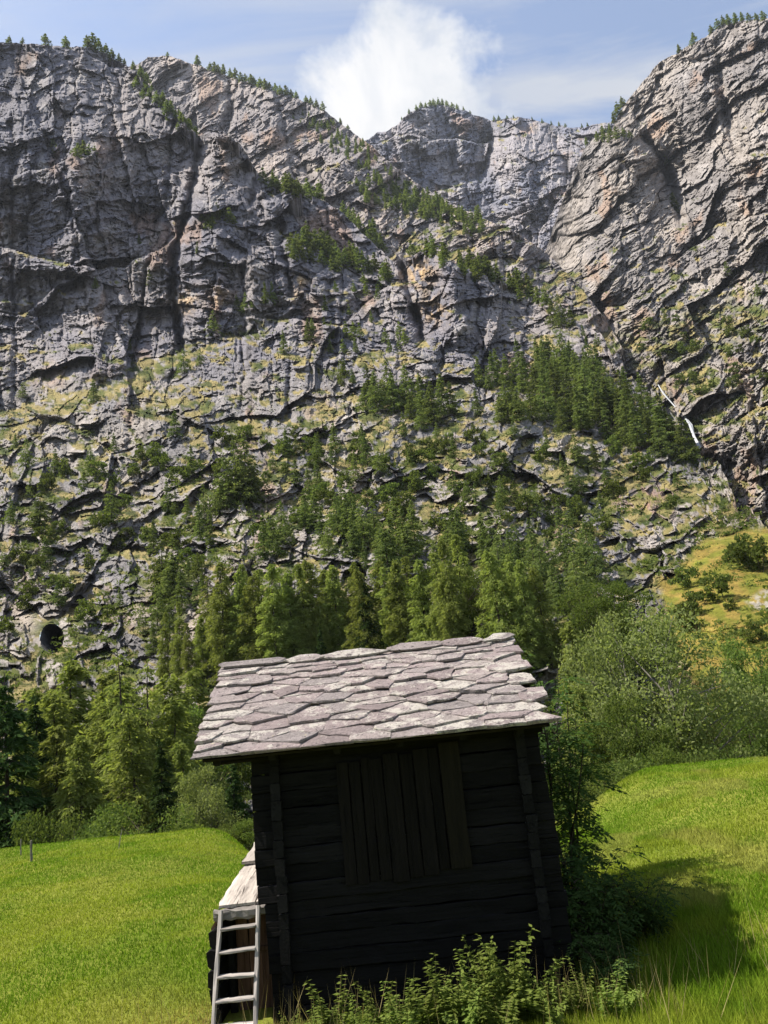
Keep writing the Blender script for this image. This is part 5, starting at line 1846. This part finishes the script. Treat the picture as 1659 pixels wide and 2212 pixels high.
WEEDS = [weed('weed', 900, 0.85, 8, 44, 0.055, 0.025, M['weed'], 0.22), weed('weed', 901, 0.75, 9, 40, 0.052, 0.026, M['weed'], 0.28), weed('weed', 902, 0.95, 7, 50, 0.055, 0.023, M['weed'], 0.2)]
spots = []
gw = rs(31)
for (x, y, h) in ((-1.62, 10.05, 0.5), (-1.35, 9.95, 0.62), (-1.12, 9.9, 0.85), (-0.95, 10.0, 0.6), (-0.62, 9.85, 0.75), (-0.42, 10.0, 0.6), (-0.2, 9.75, 0.95), (0.0, 9.9, 0.85), (0.18, 9.7, 0.95), (0.35, 9.95, 0.85), (0.52, 9.8, 0.95), (0.66, 10.05, 1.15), (0.82, 9.75, 1.0), (0.9, 10.1, 1.2), (1.02, 9.85, 1.05),
                  (1.22, 10.0, 0.8), (1.42, 9.8, 0.75), (1.62, 9.95, 0.65), (1.85, 9.7, 0.7), (2.1, 9.9, 0.6), (0.3, 9.45, 0.8), (0.72, 9.4, 0.85), (-0.35, 9.4, 0.8), (1.2, 9.4, 0.7), (-0.75, 9.45, 0.7), (-1.3, 9.5, 0.55)):
    spots.append((x, y - 0.34, h))
for i, (x, y, h) in enumerate(sorted(spots)):
    sm, lm = WEEDS[i % 3]
    e = thing('leafy_weed', '%s leafy weed from the ladder along the foot of the hut wall' % ordinal(i), 'weed', (x, y, float(ground_z(x, y)) - 0.03), 'weeds along the foot of the hut wall')
    s = h / 0.95
    e.scale = (s * 1.25, s * 1.25, s)
    e.rotation_euler = (0, 0, gw.uniform(0, 6.28))
    link('stem', sm, e)
    link('leaves', lm, e)


def compound(name, seed, H, stems, nl, mat, spread, leaf=0.055):
    """stems carrying feathered leaves of paired leaflets, as ash and elder do"""
    gg = rs(seed)
    st, lf = Acc(), Acc()
    for k in range(stems):
        a = gg.uniform(0, 6.28)
        hh = H * gg.uniform(0.6, 1.0)
        s = np.linspace(0, 1, 8)
        out = spread * gg.uniform(0.2, 1.0) * s ** 1.5
        wob = np.cumsum(gg.normal(size=(8, 2)), 0) * 0.012 * H
        pth = np.c_[math.cos(a) * out + wob[:, 0], math.sin(a) * out + wob[:, 1], hh * s]
        st.add(*tube(pth, (0.006 + 0.006 * H) * (1 - 0.8 * s), 5))
        for q in range(nl):
            t = gg.uniform(0.15, 1.0)
            p = np.array([np.interp(t, s, pth[:, j]) for j in range(3)])
            az = gg.uniform(0, 6.28)
            d0 = np.array([math.cos(az), math.sin(az), gg.uniform(-0.1, 0.6)])
            tw = gg.uniform(0.1, 0.35) * min(1.0, H * 0.35)
            p1 = p + unit(d0) * tw
            st.add(*tube(np.stack([p, (p + p1) / 2 + (0, 0, 0.01), p1]), np.array([0.005, 0.004, 0.003]), 3))
            for z_ in range(3):                                      # leaves at the twig end
                az2 = az + gg.normal() * 0.9
                d1 = unit(np.array([math.cos(az2), math.sin(az2), gg.uniform(-0.5, 0.3)]))
                ln = leaf * gg.uniform(4.0, 6.0)
                sd = unit(np.cross(d1, np.array([0, 0, 1.0])))
                m_ = 9
                pos = np.r_[np.repeat(np.linspace(0.25, 0.9, 4), 2), 1.0]
                sg = np.r_[np.tile([1, -1], 4), 0]
                cc = p1 + d1 * (pos * ln)[:, None] + np.c_[np.zeros(m_), np.zeros(m_), -0.25 * ln * pos ** 2]
                ax = unit(d1 * 0.7 + sd * (sg * 0.9)[:, None] + np.array([0, 0, -0.2]) + gg.normal(size=(m_, 3)) * 0.12)
                sz = leaf * gg.uniform(0.75, 1.1, m_)
                cc = cc + ax * sz[:, None]
                up_ = unit(np.array([0, 0, 1.0]) + 0.25 * gg.normal(size=(m_, 3)))
                side = unit(np.cross(ax, up_))
                V = np.stack([cc - ax * sz[:, None], cc + side * (sz * 0.38)[:, None], cc + ax * sz[:, None], cc - side * (sz * 0.38)[:, None]], 1).reshape(-1, 3)
                i = np.arange(m_)[:, None] * 4
                lf.add(V, i + np.array([[0, 1, 2, 3]]), np.repeat(np.clip(0.5 + gg.normal(size=m_) * 0.25, 0, 1), 4))
    return st.mesh(name + '_stem', [M['bark']], True), lf.mesh(name + '_crown', [mat])


ash = compound('ash', 950, 4.4, 5, 25, M['ash'], 0.8, 0.066)
e = thing('ash_tree', 'young ash tree with feathered dark leaves behind the right wall', 'tree', (2.3, 13.4, float(ground_z(2.3, 13.4)) - 0.05))
link('trunk', ash[0], e)
link('crown', ash[1], e)
ash2 = compound('ash', 951, 4.0, 4, 32, M['ash'], 0.7, 0.066)
e = thing('ash_tree', 'second young ash rising by the right end of the roof', 'tree', (2.75, 14.9, float(ground_z(2.75, 14.9)) - 0.05))
e.scale = (1.0, 1.0, 1.22)
link('trunk', ash2[0], e)
link('crown', ash2[1], e)
shrub = compound('elder', 960, 1.25, 10, 13, M['ash'], 0.75, 0.05)
for (x, y, s, lab) in ((2.25, 11.3, 1.0, 'dark leafy shrub against the right hut corner, in the shadow'), (2.95, 11.7, 0.85, 'dark leafy shrub on the shaded grass, outer one'), (2.3, 12.6, 1.15, 'dark leafy shrub behind the one at the hut corner'), (2.1, 10.3, 0.62, 'low leafy shrub at the front right hut corner')):
    e = thing('shrub', lab, 'shrub', (x, y, float(ground_z(x, y)) - 0.03), 'dark shrubs right of the hut')
    e.scale = (s, s, s)
    e.rotation_euler = (0, 0, x * 9)
    link('stem', shrub[0], e)
    link('crown', shrub[1], e)
